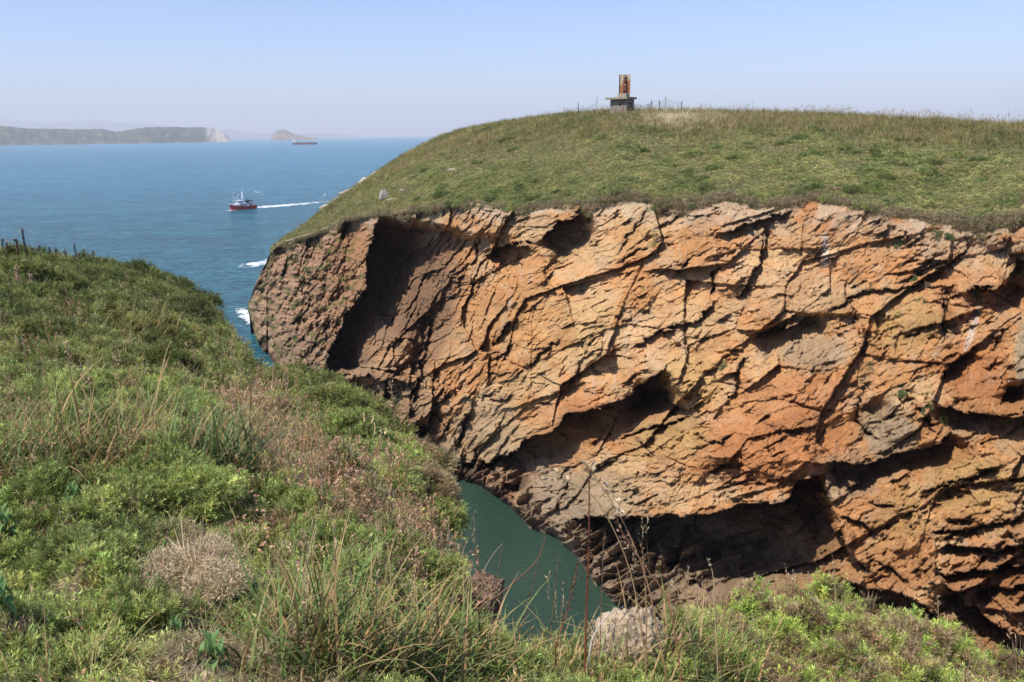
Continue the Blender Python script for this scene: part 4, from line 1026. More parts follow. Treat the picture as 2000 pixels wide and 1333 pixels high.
# ---- near slope
fin = SPY[:-1, :-1] < 1420; fin &= (PX[:-1, :-1] > -250) & (PX[:-1, :-1] < 2200)
fpx, fpy, fD = PX, SPY, SD
n_ = fbm(fpx/55, fpy/40, 4, 501)
dryband = np.clip(np.exp(-(pdist(fpx, fpy, [(500, 830), (530, 870), (570, 920), (640, 965), (740, 1030), (840, 1110), (900, 1170)])/58)**2)*1.1+.15*n_, 0, 1)
dead = np.clip(.9*ell(fpx, fpy, 330, 1230, 60, 40)+.8*ell(fpx, fpy, 560, 1130, 70, 40)+.5*sm(.25, .5, fbm(fpx/70, fpy/45, 3, 505))+1.35*ell(fpx, fpy, 385, 1105, 85, 75)+1.5*ell(fpx, fpy, 500, 1310, 210, 75)+.9*ell(fpx, fpy, 650, 1240, 90, 60)+.6*ell(fpx, fpy, 110, 1180, 50, 30)+.5*n_, 0, 1)*sm(900, 1000, fpy)
grassy = np.clip(ell(fpx, fpy, 120, 850, 260, 110)+.9*ell(fpx, fpy, 420, 900, 150, 70)+.7*ell(fpx, fpy, 200, 640, 260, 40)+.8*ell(fpx, fpy, 700, 1250, 200, 90), 0, 1)
mound = sm(1330, 1400, fpx)
fc = lambda a: .25*(a[:-1, :-1]+a[1:, :-1]+a[:-1, 1:]+a[1:, 1:])
S_of = lambda D: .054+.0105*D
sD = S_of(fc(fD))
def go(kind, name, dens, fields, sf=1.0):
    return grid_samples(SP, fields, np.where(fin, dens/(sD*sf)**2, 0))
gd = (1-fc(dead)*.96)*(1-.72*fc(dryband)*(1-fc(mound)))*(1-.35*fc(grassy))
P, (a_, b2, dd, mm, ga, db) = go('gorse', '', 6.0*gd, [fpx, fpy, fD, mound, grassy, dryband])
kf = .52+1.0*fbm(P[:, 0]*1.6, P[:, 1]*1.6, 3, 511)+.2*rng.normal(size=len(P))-.30*sm(650, 610, b2)*sm(8, 14, dd)-.12*np.exp(-(pdist(a_, b2, [(500, 710), (620, 780), (800, 920), (850, 990)])/50)**2)
GRN = [(.13, .17, .055), (.25, .315, .095), (.365, .435, .14), (.48, .53, .19)]
FAR = [(.10, .122, .042), (.18, .21, .068), (.275, .30, .10), (.37, .38, .14)]
far_k = sm(7, 15, dd)[:, None]
T = tints(GRN, len(P), kf)*(1-far_k)+tints(FAR, len(P), kf)*far_k
MO = [(.27, .36, .085), (.38, .48, .12), (.50, .58, .17)]
T = T*(1-mm[:, None])+tints(MO, len(P), kf)*mm[:, None]
brn = (rng.uniform(size=len(P)) < (.10+.75*mm*sm(-.15, .2, fbm(P[:, 0]*5, P[:, 1]*5, 3, 512))+.25*db)+.25*(fbm(P[:, 0]*3, P[:, 1]*3, 2, 513) > .42))
T[brn] = tints([(.22, .155, .09), (.38, .28, .17)], brn.sum(), rng.uniform(size=brn.sum()))
P[:, 2] += rng.normal(size=len(P))*.25*S_of(dd)
def mounds(C, R, S, tint_fn, k=5.0, flat=.58):
    """dome-shaped bushes: sprigs spread over lumpy half balls, pointing outwards"""
    PP = []; RR = []; SS = []; TT_ = []
    for c, r, s_ in zip(C, R, S):
        n = int(k*2*math.pi*r*r/(s_*s_)); n = min(n, 900)
        if n < 4: continue
        z = rng.uniform(-.05, 1, n); a = rng.uniform(0, 6.283, n); h = np.sqrt(1-np.clip(z, 0, 1)**2)
        l = 1+.75*fbm(np.cos(a)*h*1.3+c[0]*3, np.sin(a)*h*1.3+z+c[1]*3, 3, 61)
        d = np.stack([np.cos(a)*h, np.sin(a)*h, z], 1); sq = rng.uniform(.75, 1.3)
        PP.append(c+d*np.array([r*sq, r/sq, r*flat])*(l*rng.uniform(.82, 1.04, n))[:, None]-np.array([0, 0, r*.12]))
        th_ = np.arccos(np.clip(z, -1, 1))*.8; RR.append(np.stack([th_*0+rng.normal(size=n)*.3, th_+rng.normal(size=n)*.3, a], 1)); SS.append(s_*rng.uniform(.75, 1.25, n)); TT_.append(tint_fn(n))
    return np.concatenate(PP), np.concatenate(RR), np.concatenate(SS), np.concatenate(TT_)
gz = (1-np.clip(dryband+.7*grassy, 0, 1))*(1-sm(.15, .5, dead))*(1-.6*mound)
strip = np.exp(-(pdist(fpx, fpy, [(480, 705), (560, 760), (700, 850), (800, 925), (848, 985)])/45)**2); hump = sm(655, 610, fpy+.1*(fpx-400))*sm(9, 14, fD)
MC, (mx_, my_, mD, mst, mhu, mmo) = grid_samples(SP, [fpx, fpy, fD, strip, hump, mound], np.where(fin, (gz[:-1, :-1]*.9+1.3*fc(strip)+1.1*fc(hump))/(.20+.030*fD[:-1, :-1])**2*.42, 0))
mR = (.13+.020*mD)*rng.uniform(.5, 1.3, len(MC))*np.where((mx_ > 395) & (mx_ < 540), .5, 1)*np.where(mmo > .5, .6, 1)*np.where((mx_ > 850) & (mx_ < 1340), .35, 1); mS = S_of(mD)*.95
acc = [[], [], [], []]
for q in range(len(MC)):
    pal = FAR if mD[q] > 9 else GRN
    if mmo[q] > .5: pal = MO
    bias = rng.uniform(.15, .75)-(.22*mhu[q]); br_ = rng.uniform() < (.35 if mmo[q] > .5 else .06*(mD[q] < 9))
    fn = (lambda n: tints([(.26, .195, .11), (.42, .33, .19)], n, rng.uniform(size=n))) if br_ else (lambda n: tints(pal, n, bias+.2*rng.normal(size=n)))
    for A_, b_5 in zip(acc, mounds(MC[q:q+1], mR[q:q+1], mS[q:q+1], fn)): A_.append(b_5)
mP, mRo, mSc, mT = [np.concatenate(a) for a in acc]; nP = len(P)
rr0 = np.stack([rng.normal(size=nP)*.45, rng.normal(size=nP)*.45, rng.uniform(0, 6.283, nP)], 1)
scatter('gorse_cover', 'gorse', np.concatenate([P, mP]), np.concatenate([S_of(dd)*rng.uniform(.75, 1.35, nP), mSc]), np.concatenate([T, mT]), .45, 6, rot=np.concatenate([rr0, mRo]))
print('gorse sprigs', nP, len(mP), 'bushes', len(MC))
# dead tangle
P, (a_, b2, dd) = go('dry', '', 11*fc(dead)*sm(.1, .5, fc(dead))+3.0*fc(dryband)+.5, [fpx, fpy, fD], 1.0)
scatter('dead_twigs', 'dry', P, S_of(dd)*rng.uniform(.9, 1.5, len(P)), tints([(.30, .225, .13), (.48, .38, .22), (.60, .49, .30)], len(P), rng.uniform(size=len(P))), .5, 5)
# low grass
P, (a_, b2, dd, db, ga) = go('grass', '', (.12+1.7*fc(grassy))*sm(22, 9, fc(fD))+.15+2.2*fc(dryband)+.5*fc(dead)-.1*fc(mound), [fpx, fpy, fD, dryband, grassy], 1.6)
k = rng.uniform(size=len(P))-.2*ga+.25*db
scatter('low_grass', 'grass', P, S_of(dd)*rng.uniform(1.3, 2.3, len(P)), tints([(.12, .16, .045), (.19, .22, .065), (.32, .28, .12), (.46, .36, .20)], len(P), k), .22, 6)
# dry seeding grass
P, (a_, b2, dd) = go('seed', '', (.03+1.7*fc(dryband)+.25*fc(grassy))*sm(16, 9, fc(fD))+.01, [fpx, fpy, fD], 2.0)
scatter('dry_seed_grass', 'seed', P, S_of(dd)*rng.uniform(1.6, 2.8, len(P)), tints([(.34, .20, .11), (.44, .29, .17), (.50, .38, .24)], len(P), rng.uniform(size=len(P))), .15, 5)
# faded flowers
fl = np.clip(ell(fpx, fpy, 700, 960, 110, 70)+.8*ell(fpx, fpy, 520, 1040, 90, 80)+.6*ell(fpx, fpy, 830, 1120, 80, 80)+.03*mound, 0, 1)
P, (a_, b2, dd) = go('flower', '', 1.6*fc(fl), [fpx, fpy, fD], 1.6)
scatter('faded_flowers', 'flower', P, S_of(dd)*rng.uniform(1.0, 1.6, len(P)), tints([(.44, .33, .25), (.58, .46, .38)], len(P), rng.uniform(size=len(P))), .2, 4)

# ---- headland turf
hpx, hpy = np.meshgrid(hx, ht); hpy = HPY
hok = fc(hpx) < 2100
ty = np.meshgrid(hx, ht)[1]
tall = np.clip(sm(.62, .86, ty+.12*fbm(hpx/120, hpy/40, 3, 521))*sm(560, 700, hpx)+.35*sm(900, 650, hpx), 0, 1)
lush = np.clip(sm(-.15, .35, fbm(hpx/90, hpy/35, 4, 522)+.25*ell(hpx, hpy, 1050, 360, 250, 40)*2+.3*ell(hpx, hpy, 1750, 370, 220, 45)*2), 0, 1)*(1-tall)
hs = .34
P, (a_, b2, tl, lu, tv) = grid_samples(HP, [hpx, hpy, tall, lush, ty], np.where(hok, (2.2+5.5*fc(lush))*(1-.93*fc(tall)), 0)*1.15/hs**2*.42)
k = .5+.8*fbm(P[:, 0]/3.5, P[:, 1]/3.5, 3, 531)+.2*rng.normal(size=len(P))
C = tints([(.16, .185, .065), (.25, .275, .095), (.36, .36, .125), (.47, .43, .18)], len(P), k*.8+.1+.25*(1-lu))
br = rng.uniform(size=len(P)) < .08+.35*(1-lu)*sm(-.1, .4, fbm(P[:, 0]/5, P[:, 1]/5, 3, 532))+.3*sm(.06, 0, tv)
br |= rng.uniform(size=len(P)) < .75*ell(a_, b2, 1070, 275, 60, 14)+.6*ell(a_, b2, 960, 300, 70, 16)+.5*ell(a_, b2, 1650, 372, 90, 10)+.45*ell(a_, b2, 1300, 262, 80, 10)
C[br] = tints([(.26, .19, .10), (.42, .33, .18)], br.sum(), rng.uniform(size=br.sum()))
HB = [(.14, .17, .055), (.22, .26, .08), (.31, .345, .11), (.42, .42, .15)]
lipm = ell(hpx, hpy, 1730, 370, 120, 32)*2+ell(hpx, hpy, 1370, 366, 60, 14)*2+ell(hpx, hpy, 1060, 385, 120, 22)*1.6+ell(hpx, hpy, 850, 392, 60, 16)*1.5+ell(hpx, hpy, 1800, 300, 160, 30)*.8+ell(hpx, hpy, 1500, 290, 300, 40)*.3
MC, (mx_, my_, mlu) = grid_samples(HP, [hpx, hpy, lush], np.where(hok, (.012*fc(lush)+.17*fc(lipm))*(1-fc(tall)), 0))
mR = rng.uniform(.35, 1.15, len(MC)); acc = [[], [], [], []]
for q in range(len(MC)):
    bias = rng.uniform(.0, .6); fn = lambda n: tints(HB, n, bias+.2*rng.normal(size=n))
    for A_, b_5 in zip(acc, mounds(MC[q:q+1], mR[q:q+1], np.array([.30]), fn, 2.6, .5)): A_.append(b_5)
mP, mRo, mSc, mT = [np.concatenate(a) for a in acc]; nP = len(P)
rr0 = np.stack([rng.normal(size=nP)*.4, rng.normal(size=nP)*.4, rng.uniform(0, 6.283, nP)], 1)
print('heath', nP, len(mP), len(MC))
scatter('heath_cover', 'bush', np.concatenate([P, mP]), np.concatenate([hs*rng.uniform(.6, 1.3, nP)*(.8+.4*lu), mSc]), np.concatenate([C, mT]), .4, 6, rot=np.concatenate([rr0, mRo]))
gl = np.where(hok, .5+3.2*fc(tall)+.9*(1-fc(lush)), 0)
P, (a_, b2, tl, tv) = grid_samples(HP, [hpx, hpy, tall, ty], gl*1.6)
k = .35+.35*fbm(P[:, 0]/7, P[:, 1]/7, 4, 541)*1.6+.13*rng.normal(size=len(P))+.12*ell(a_, b2, 900, 300, 200, 30)
pale = .9*ell(a_, b2, 1305, 238, 50, 14)+.5*ell(a_, b2, 1360, 232, 60, 12); C = tints([(0.162, 0.189, 0.061), (0.243, 0.243, 0.081), (0.338, 0.297, 0.108), (0.459, 0.351, 0.176), (0.540, 0.378, 0.230)], len(P), k)
C = np.where((rng.uniform(size=len(P)) < pale)[:, None], np.array([.78, .68, .42]), C)
scatter('meadow_grass', 'grass', P, (.55+.55*tl)*rng.uniform(.7, 1.3, len(P)), C, .2, 6)
P, (a_, b2, tl) = grid_samples(HP, [hpx, hpy, tall], np.where(hok, .03+1.1*fc(tall)*sm(1000, 1250, fc(hpx)), 0))
scatter('meadow_seed_grass', 'seed', P, rng.uniform(.8, 1.45, len(P)), tints([(.24, .20, .08), (.34, .26, .13), (.38, .28, .17)], len(P), rng.uniform(size=len(P))), .1, 5)
# scrub hanging over the cliff's lip
lx = np.arange(546, 2060, 1.0); N_ = 3000
x = rng.uniform(546, 2060, N_); tt_ = rng.uniform(-.0, .06, N_)
Pl, yl = hill_point(x, tt_); spill = sm(.0, .35, fbm(x/45, x*0, 3, 551))+1.2*np.exp(-((x-1720)/50)**2)+np.exp(-((x-1340)/30)**2); dr_ = rng.uniform(0, 1, N_)**1.5*spill*1.5; Pl[:, 2] += .15-dr_-.1; Pl[:, 1] -= .15+.55*np.minimum(dr_, 1)
C = tints([(.12, .15, .05), (.22, .20, .09), (.34, .27, .15), (.42, .34, .20)], N_, .45+.9*fbm(x/40, x*0, 3, 552)+.25*rng.normal(size=N_))
scatter('lip_scrub', 'bush', Pl, rng.uniform(.25, .6, N_), C, .6, 6)
sel = rng.uniform(size=N_) < .9
scatter('lip_dry_grass', 'dry', Pl[sel], rng.uniform(.5, 1.1, sel.sum()), tints([(.24, .18, .10), (.42, .33, .19)], sel.sum(), rng.uniform(size=sel.sum())), .6, 5)

# ------------------------------------------------------------------ single plants and rocks one can point to
def on_slope(px, py):
    sil = float(lut(SIL, px)); t = (BOT-py)/(BOT-sil)
    P, _, D = slope_point(np.array([[float(px)]]), np.array([[min(1.0, t)]])); return P[0, 0], float(D[0, 0])
GT = own_leaf('grass_blade', (1, 1, 1))
def grass_tuft(px, py, h, label, dry=.25, n=60, spread=.10, seeds=3, green=(.17, .22, .065)):
    n = int(n*1.5); h = h*(1.2 if py > 1200 else 1.0)
    loc, D = on_slope(px, py); loc = loc-np.array([0, 0, .03])
    e = empty('grass_tuft', loc); tag(e, label, 'grass tuft', 'long grass tufts on the near slope')
    b = PB(); b2_ = PB()
    for i in range(n):
        a = rng.uniform(0, 6.28); t1 = abs(rng.normal())*.42; d = np.array([math.cos(a)*t1+.05, math.sin(a)*t1, 1.0])
        isd = rng.uniform() < dry; c = np.array((.42, .24, .11) if isd else green)*rng.uniform(.7, 1.35); tp = c*1.1 if not isd and rng.uniform() > .35 else np.array((.36, .25, .11))
        b.blade([rng.normal()*spread*h, rng.normal()*spread*h, -.02], d, h*rng.uniform(.45, 1.05), .005+.011*h*rng.uniform(.2, 1.6), c, rng.uniform(.15, 1.1), 6, tp)
    b.mesh('blades', GT, True, e)
    for i in range(seeds):
        a = rng.uniform(0, 6.28); t1 = rng.uniform(.0, .35); d = np.array([math.cos(a)*t1, math.sin(a)*t1, 1]); g = rng.uniform(.8, 1.2)
        q = b2_.blade([rng.normal()*.05*h, rng.normal()*.05*h, 0], d, h*rng.uniform(.95, 1.4), .004, (.34*g, .24*g, .12*g), rng.uniform(.1, .35), 6)
        for j in range(14): b2_.leaf(q-np.array([d[0]*.1, d[1]*.1, .9])*.011*j, rng.normal(size=3)*.35+np.array([0, 0, 1]), .022, .006, (.42*g, .31*g, .19*g))
    if seeds: b2_.mesh('seed_stalks', GT, True, e)
    return e
grass_tuft(40, 960, 0.90, 'big grass tuft at the left edge with rusty stems', .45, 120, .28, 5)
grass_tuft(150, 930, 0.80, 'broad-bladed grass tuft second from the left edge', .35, 110, .28, 4)
grass_tuft(235, 900, 0.72, 'rust-tinged grass tuft between the left edge clumps and the central one', .5, 90, .26, 3)
grass_tuft(330, 930, 0.52, 'small mixed grass tuft left of the dark green central clump', .3, 70, .25, 1)
grass_tuft(415, 950, 0.72, 'dark green grass tuft above the brown dead shrub', .15, 140, .2, 2, (.10, .16, .05))
grass_tuft(500, 800, 0.72, 'dry upright grass tuft at the start of the tan strip', .8, 70, .3, 8)
grass_tuft(60, 700, .6, 'pale thin grass tuft below the left skyline', .5, 60, .3, 5)
grass_tuft(270, 640, .7, 'bleached grass tuft behind the dark gorse hump', .7, 80, .5, 4)
grass_tuft(620, 1290, .42, 'green grass tuft at the bottom, right of the leafy plant', .25, 130, .22, 3, (.14, .20, .05))
grass_tuft(730, 1310, .40, 'fine grass tuft at the bottom below the pink flowers', .25, 120, .25, 3, (.10, .15, .035))
grass_tuft(860, 1320, .38, 'loose grass tuft at the slope edge above the inlet', .3, 90, .25, 3)
grass_tuft(980, 1300, .30, 'short grass tuft left of the rusty dock stalks', .3, 60, .25, 2)
grass_tuft(1090, 1320, .34, 'grass tuft at the foot of the rusty dock stalks', .4, 70, .22, 3)
grass_tuft(1300, 1325, .42, 'upright grass tuft in front of the pale boulder', .3, 80, .16, 4, (.12, .17, .035))
grass_tuft(1400, 1330, .36, 'grass tuft at the left foot of the bright green mound', .35, 70, .16, 4, (.12, .17, .035))
grass_tuft(90, 860, .62, 'tall arching grass tuft behind the big left edge tuft', .4, 70, .3, 4)
grass_tuft(300, 850, .5, 'grass tuft with bright green blades above the mixed clump', .25, 70, .3, 3, (.20, .27, .08))
grass_tuft(560, 1240, .36, 'grass tuft leaning left beside the straw mat', .2, 70, .25, 2, (.17, .24, .06))
grass_tuft(810, 1260, .38, 'green grass tuft beside the jutting brown rock', .3, 70, .25, 3)
grass_tuft(1180, 1325, .34, 'thin grass tuft just left of the pale boulder', .4, 50, .22, 3, (.20, .25, .07))
grass_tuft(150, 1330, .30, 'arching grass tuft in the bottom left corner', .25, 40, .2, 1)

def px_path(pts, D0, D1=None):
    D1 = D1 or D0; n = len(pts); return [at(x, y, D0+(D1-D0)*i/(n-1)) for i, (x, y) in enumerate(pts)]
def smooth_path(P, k=5):
    P = [np.asarray(p) for p in P]; out = []
    for i in range(len(P)-1):
        p0, p1, p2, p3 = P[max(i-1, 0)], P[i], P[i+1], P[min(i+2, len(P)-1)]
        for j in range(k):
            t = j/k; out.append(.5*((2*p1)+(-p0+p2)*t+(2*p0-5*p1+4*p2-p3)*t*t+(-p0+3*p1-3*p2+p3)*t**3))
    out.append(P[-1]); return out
def stalk(name, cat, pts, D0, D1, r0, col, label, group, seeds=None, scol=(.10, .05, .03), ssize=.012, part='seed_head', dens=26):
    P = smooth_path(px_path(pts, D0, D1)); base = P[0]-np.array([0, 0, .12])
    e = empty(name, base); tag(e, label, cat, group)
    b = PB(); b.stem([q-base for q in [base]+P], r0*1.35, r0*.55, col, 5); b.mesh('stem', GT, True, e)
    if seeds:
        s = PB(); a, z = int(len(P)*seeds[0]), max(int(len(P)*seeds[1]), 2)
        for q0, q1 in zip(P[a:z-1], P[a+1:z]):
            for j in range(max(1, int(dens*np.linalg.norm(q1-q0)/.1))):
                q = q0+(q1-q0)*rng.uniform()-base+rng.normal(size=3)*ssize*.35
                s.leaf(q, rng.normal(size=3)*.7+(q1-q0)/np.linalg.norm(q1-q0), ssize*rng.uniform(.6, 1.3), ssize*.5, np.array(scol)*rng.uniform(.6, 1.5))
        s.mesh(part, GT, True, e)
    return e
DG = 'rusty dock stalks in front of the inlet'
stalk('dock_stalk', 'dock stalk', [(1143, 1290), (1146, 1180), (1150, 1060), (1151, 905)], 3.25, 3.2, .0042, (.20, .065, .035), 'tallest rusty red dock stalk standing straight over the green inlet', DG, (.35, 1.0), (.09, .04, .028), .012)
stalk('dock_stalk', 'dock stalk', [(958, 1260), (966, 1160), (981, 1072)], 3.6, 3.6, .002, (.22, .16, .09), 'short dark seeded stalk leftmost over the green inlet', DG, (.45, 1), (.06, .04, .03), .010)
stalk('dock_stalk', 'dock stalk', [(1008, 1260), (1030, 1180), (1052, 1096)], 3.5, 3.5, .002, (.2, .13, .08), 'leaning dark seeded stalk under the curved bare branch', DG, (.3, 1), (.06, .04, .03), .010)
stalk('dock_stalk', 'dock stalk', [(1072, 1270), (1082, 1170), (1090, 1084)], 3.5, 3.5, .002, (.2, .15, .08), 'thin upright seeded stalk just left of the tallest rusty dock', DG, (.3, 1), (.06, .04, .03), .010)
stalk('dock_stalk', 'dock stalk', [(1085, 1262), (1112, 1180), (1128, 1100)], 3.4, 3.4, .003, (.22, .10, .05), 'brown bent seeded stalk touching the tallest rusty dock', DG, (.25, 1), (.14, .06, .04), .014)
stalk('dock_stalk', 'dock stalk', [(1172, 1262), (1175, 1170), (1178, 1080), (1182, 1040)], 3.5, 3.5, .002, (.2, .12, .07), 'dark thin seeded stalk just right of the tallest rusty dock', DG, (.3, 1), (.06, .04, .03), .010)
stalk('dock_stalk', 'dock stalk', [(1262, 1290), (1262, 1180), (1255, 1080), (1246, 1050)], 3.2, 3.2, .003, (.30, .20, .10), 'tan seeded stalk rising in front of the pale boulder', DG, (.45, 1), (.24, .15, .08), .013)
stalk('bare_branch', 'branch', [(935, 1190), (990, 1150), (1040, 1105), (1056, 1080), (1066, 1048)], 3.3, 3.4, .003, (.16, .085, .05), 'curved bare brown branch crossing the green inlet', None, (.75, 1), (.12, .06, .04), .008)
stalk('bare_branch', 'branch', [(942, 1120), (962, 1085), (982, 1062)], 3.6, 3.6, .002, (.34, .26, .17), 'thin tan twig above the left side of the inlet', None)
stalk('bare_branch', 'branch', [(1150, 1290), (1158, 1245), (1186, 1204), (1224, 1182)], 3.3, 3.4, .003, (.55, .50, .44), 'white forked twig reaching to the pale boulder', None)
OG = 'oat grass stalks arching in front of the cliff'
stalk('oat_stalk', 'grass stalk', [(1262, 1300), (1232, 1120), (1170, 985), (1105, 940), (1045, 925)], 3.1, 3.0, .0022, (.40, .27, .13), 'long oat grass stalk drooping to the left over the cliff foot', OG, (.70, 1), (.55, .42, .25), .030, 'seed_head', 14)
stalk('oat_stalk', 'grass stalk', [(1300, 1310), (1262, 1130), (1212, 1010), (1158, 925), (1140, 905)], 3.1, 3.0, .0022, (.42, .24, .12), 'long oat grass stalk with a feathery head leaning up left', OG, (.5, 1), (.55, .42, .26), .032, 'seed_head', 14)
stalk('oat_stalk', 'grass stalk', [(1330, 1320), (1306, 1180), (1262, 1110), (1215, 1040), (1200, 990)], 3.1, 3.0, .0022, (.36, .16, .08), 'russet grass stalk curving left beside the oat grass', OG, (.6, 1), (.42, .28, .17), .020, 'seed_head', 12)
stalk('oat_stalk', 'grass stalk', [(1402, 1310), (1396, 1200), (1392, 1120), (1380, 1090)], 3.2, 3.2, .002, (.42, .34, .18), 'pale thin grass stalk in front of the mound', OG, (.75, 1), (.5, .4, .25), .018, 'seed_head', 14)
stalk('oat_stalk', 'grass stalk', [(1362, 1320), (1340, 1200), (1312, 1130)], 3.2, 3.2, .002, (.42, .34, .18), 'short pale grass stalk between boulder and mound', OG, (.8, 1), (.5, .4, .25), .016, 'seed_head', 14)
SG = 'thin seeding stalks on the mound'
for x, y0, y1, lb in ((1540, 1160, 1108, 'leftmost thin stalk on top of the green mound'), (1553, 1160, 1115, 'second thin stalk from the left on top of the mound'), (1582, 1160, 1116, 'third thin stalk from the left on top of the mound'), (1632, 1165, 1090, 'tallest pale stalk on top of the green mound'), (1835, 1230, 1166, 'dark seeded stalk on the right shoulder of the mound'), (1758, 1330, 1300, 'pale stalk low on the mound at the bottom edge')):
    stalk('seed_stalk', 'grass stalk', [(x, y0+10), (x-2, (y0+y1)/2), (x-4, y1)], 6.2, 6.2, .003, (.34, .26, .15), lb, SG, (.5, 1), (.40, .28, .17), .022, 'seed_head', 14)
stalk('dock_stalk', 'dock stalk', [(62, 545), (52, 500), (46, 470), (43, 449)], 22, 22, .018, (.05, .035, .03), 'tall dark dock stalk against the sea at the upper left', None, (.35, 1), (.045, .03, .03), .045)
stalk('dock_stalk', 'dock stalk', [(34, 492), (32, 478), (31, 468)], 25, 25, .03, (.10, .05, .03), 'short dark stump of dock on the left skyline', None, (.2, 1), (.09, .05, .035), .07, 'seed_head', 20)
for i, (x, y0, y1) in enumerate([(6, 490, 468), (14, 490, 474), (78, 494, 480), (97, 497, 484), (110, 500, 486), (128, 502, 488), (147, 500, 478), (183, 503, 490)]):
    stalk('dock_stalk', 'dock stalk', [(x, y0+6), (x-1, (y0+y1)/2), (x-1, y1)], 26, 26, .012, (.09, .06, .045), 'short thin dark stalk on the grassy left skyline', 'short stalks on the left skyline', (.4, 1), (.07, .045, .035), .05)
# fennel-like and reed-like stalks on the slope
SS = 'tan seed spikes on the near slope'
for x, y0, y1, D_, lb in ((160, 780, 715, 6.6, 'pair-topped tan seed spike left of the small tuft'), (133, 760, 668, 8.5, 'tall tan seed spike near the left edge'), (172, 790, 700, 6.4, 'tan seed spike leaning right in the upper green'), (35, 620, 520, 17, 'long pale spike leaning under the skyline'), (60, 620, 536, 17, 'second long pale spike under the skyline'),
                         (765, 840, 745, 9.5, 'dark red spike at the gorse edge against the cave'), (455, 830, 765, 6.8, 'tan spike at the top of the dry strip'), (540, 880, 800, 6.2, 'upright tan spike in the dry strip'), (765, 1130, 1040, 4.6, 'tan spike at the slope edge above the inlet'), (820, 1170, 1085, 4.4, 'tan spike near the inlet corner')):
    stalk('seed_spike', 'grass stalk', [(x+8, y0+8), (x+3, (y0+y1)/2), (x-3, y1)], D_, D_, .0006*D_, (.33, .22, .13), lb, SS, (.45, 1), (.40, .27, .17), .004*D_, 'seed_head', 16)
# leafy plants
LG = own_leaf('broad_leaf', (.13, .22, .07))
def leafy(px, py, h, lab):
    loc, D = on_slope(px, py); e = empty('leafy_plant', loc); tag(e, lab, 'plant', 'broad-leaved plants on the near slope')
    b = PB(); b.stem([(0, 0, -.02), (.01, 0, h*.5), (.0, .01, h)], .003, .002, (1.6, 1.2, 1)); 
    b.mesh('stem', LG, True, e); b = PB()
    for k in range(7):
        a = k*2.4; d = np.array([math.cos(a), math.sin(a), .5+.1*k]); p = np.array([0, 0, h*(.25+.11*k)])
        w_ = np.cross(d, [0, 0, 1.]); w_ /= np.linalg.norm(w_); d = d/np.linalg.norm(d); L_ = h*.42; n = len(b.v)
        for u, ww, dz in ((0, .02, 0), (.25, .32, .03), (.5, .40, .03), (.8, .25, 0), (1, .02, -.06)):
            g = .8+.5*u
            b.v += [p+d*L_*u-w_*L_*ww+np.array([0, 0, dz+.02]), p+d*L_*u+np.array([0, 0, dz]), p+d*L_*u+w_*L_*ww+np.array([0, 0, dz+.02])]; b.c += [(g, g, g)]*3
        for i in range(4):
            q = n+3*i; b.f += [(q, q+1, q+4, q+3), (q+1, q+2, q+5, q+4)]
    b.mesh('leaves', LG, True, e)
leafy(418, 1290, .17, 'broad-leaved green plant in the straw at the bottom of the slope')
leafy(15, 1065, .17, 'dark broad-leaved plant at the left edge in the bright gorse')
leafy(150, 1010, .13, 'broad-leaved plant just below the left grass clumps')
leafy(345, 1240, .10, 'small broad-leaved plant under the brown dead shrub')
leafy(20, 1270, .12, 'broad-leaved plant at the left edge near the bottom corner')
# brown dead shrub
DSH = own_leaf('dead_shrub', (.52, .41, .25), trans=.1)
loc, D = on_slope(385, 1125); loc = loc+np.array([0, 0, .03]); e = empty('dead_shrub', loc); tag(e, 'round brown dead shrub of fine dry twigs amid bright gorse', 'shrub')
b = PB()
lob = [(np.array([rng.uniform(-.20, .20), rng.uniform(-.20, .20), rng.uniform(0, .03)]), rng.uniform(.07, .15)) for _ in range(13)]
for k in range(11000):
    l, q = lob[k % 13]; d = rdir(-.05); r = rng.uniform(.1, 1)**.5; p = l+d*np.array([1, 1, .62])*q*r; g = (.5+.65*r)*rng.uniform(.65, 1.35)
    b.leaf(p, d+rng.normal(size=3)*.9, rng.uniform(.012, .032), .0024, (g, g, g))
b.mesh('twigs', DSH, True, e)
b = PB()
for k in range(40):
    d = rdir(.05); b.stem([(0, 0, -.02), d*.09+rng.normal(size=3)*.015, d*.18+rng.normal(size=3)*.03], .003, .001, (1.2, 1.15, 1.1), 4)
b.mesh('branches', DSH, True, e)

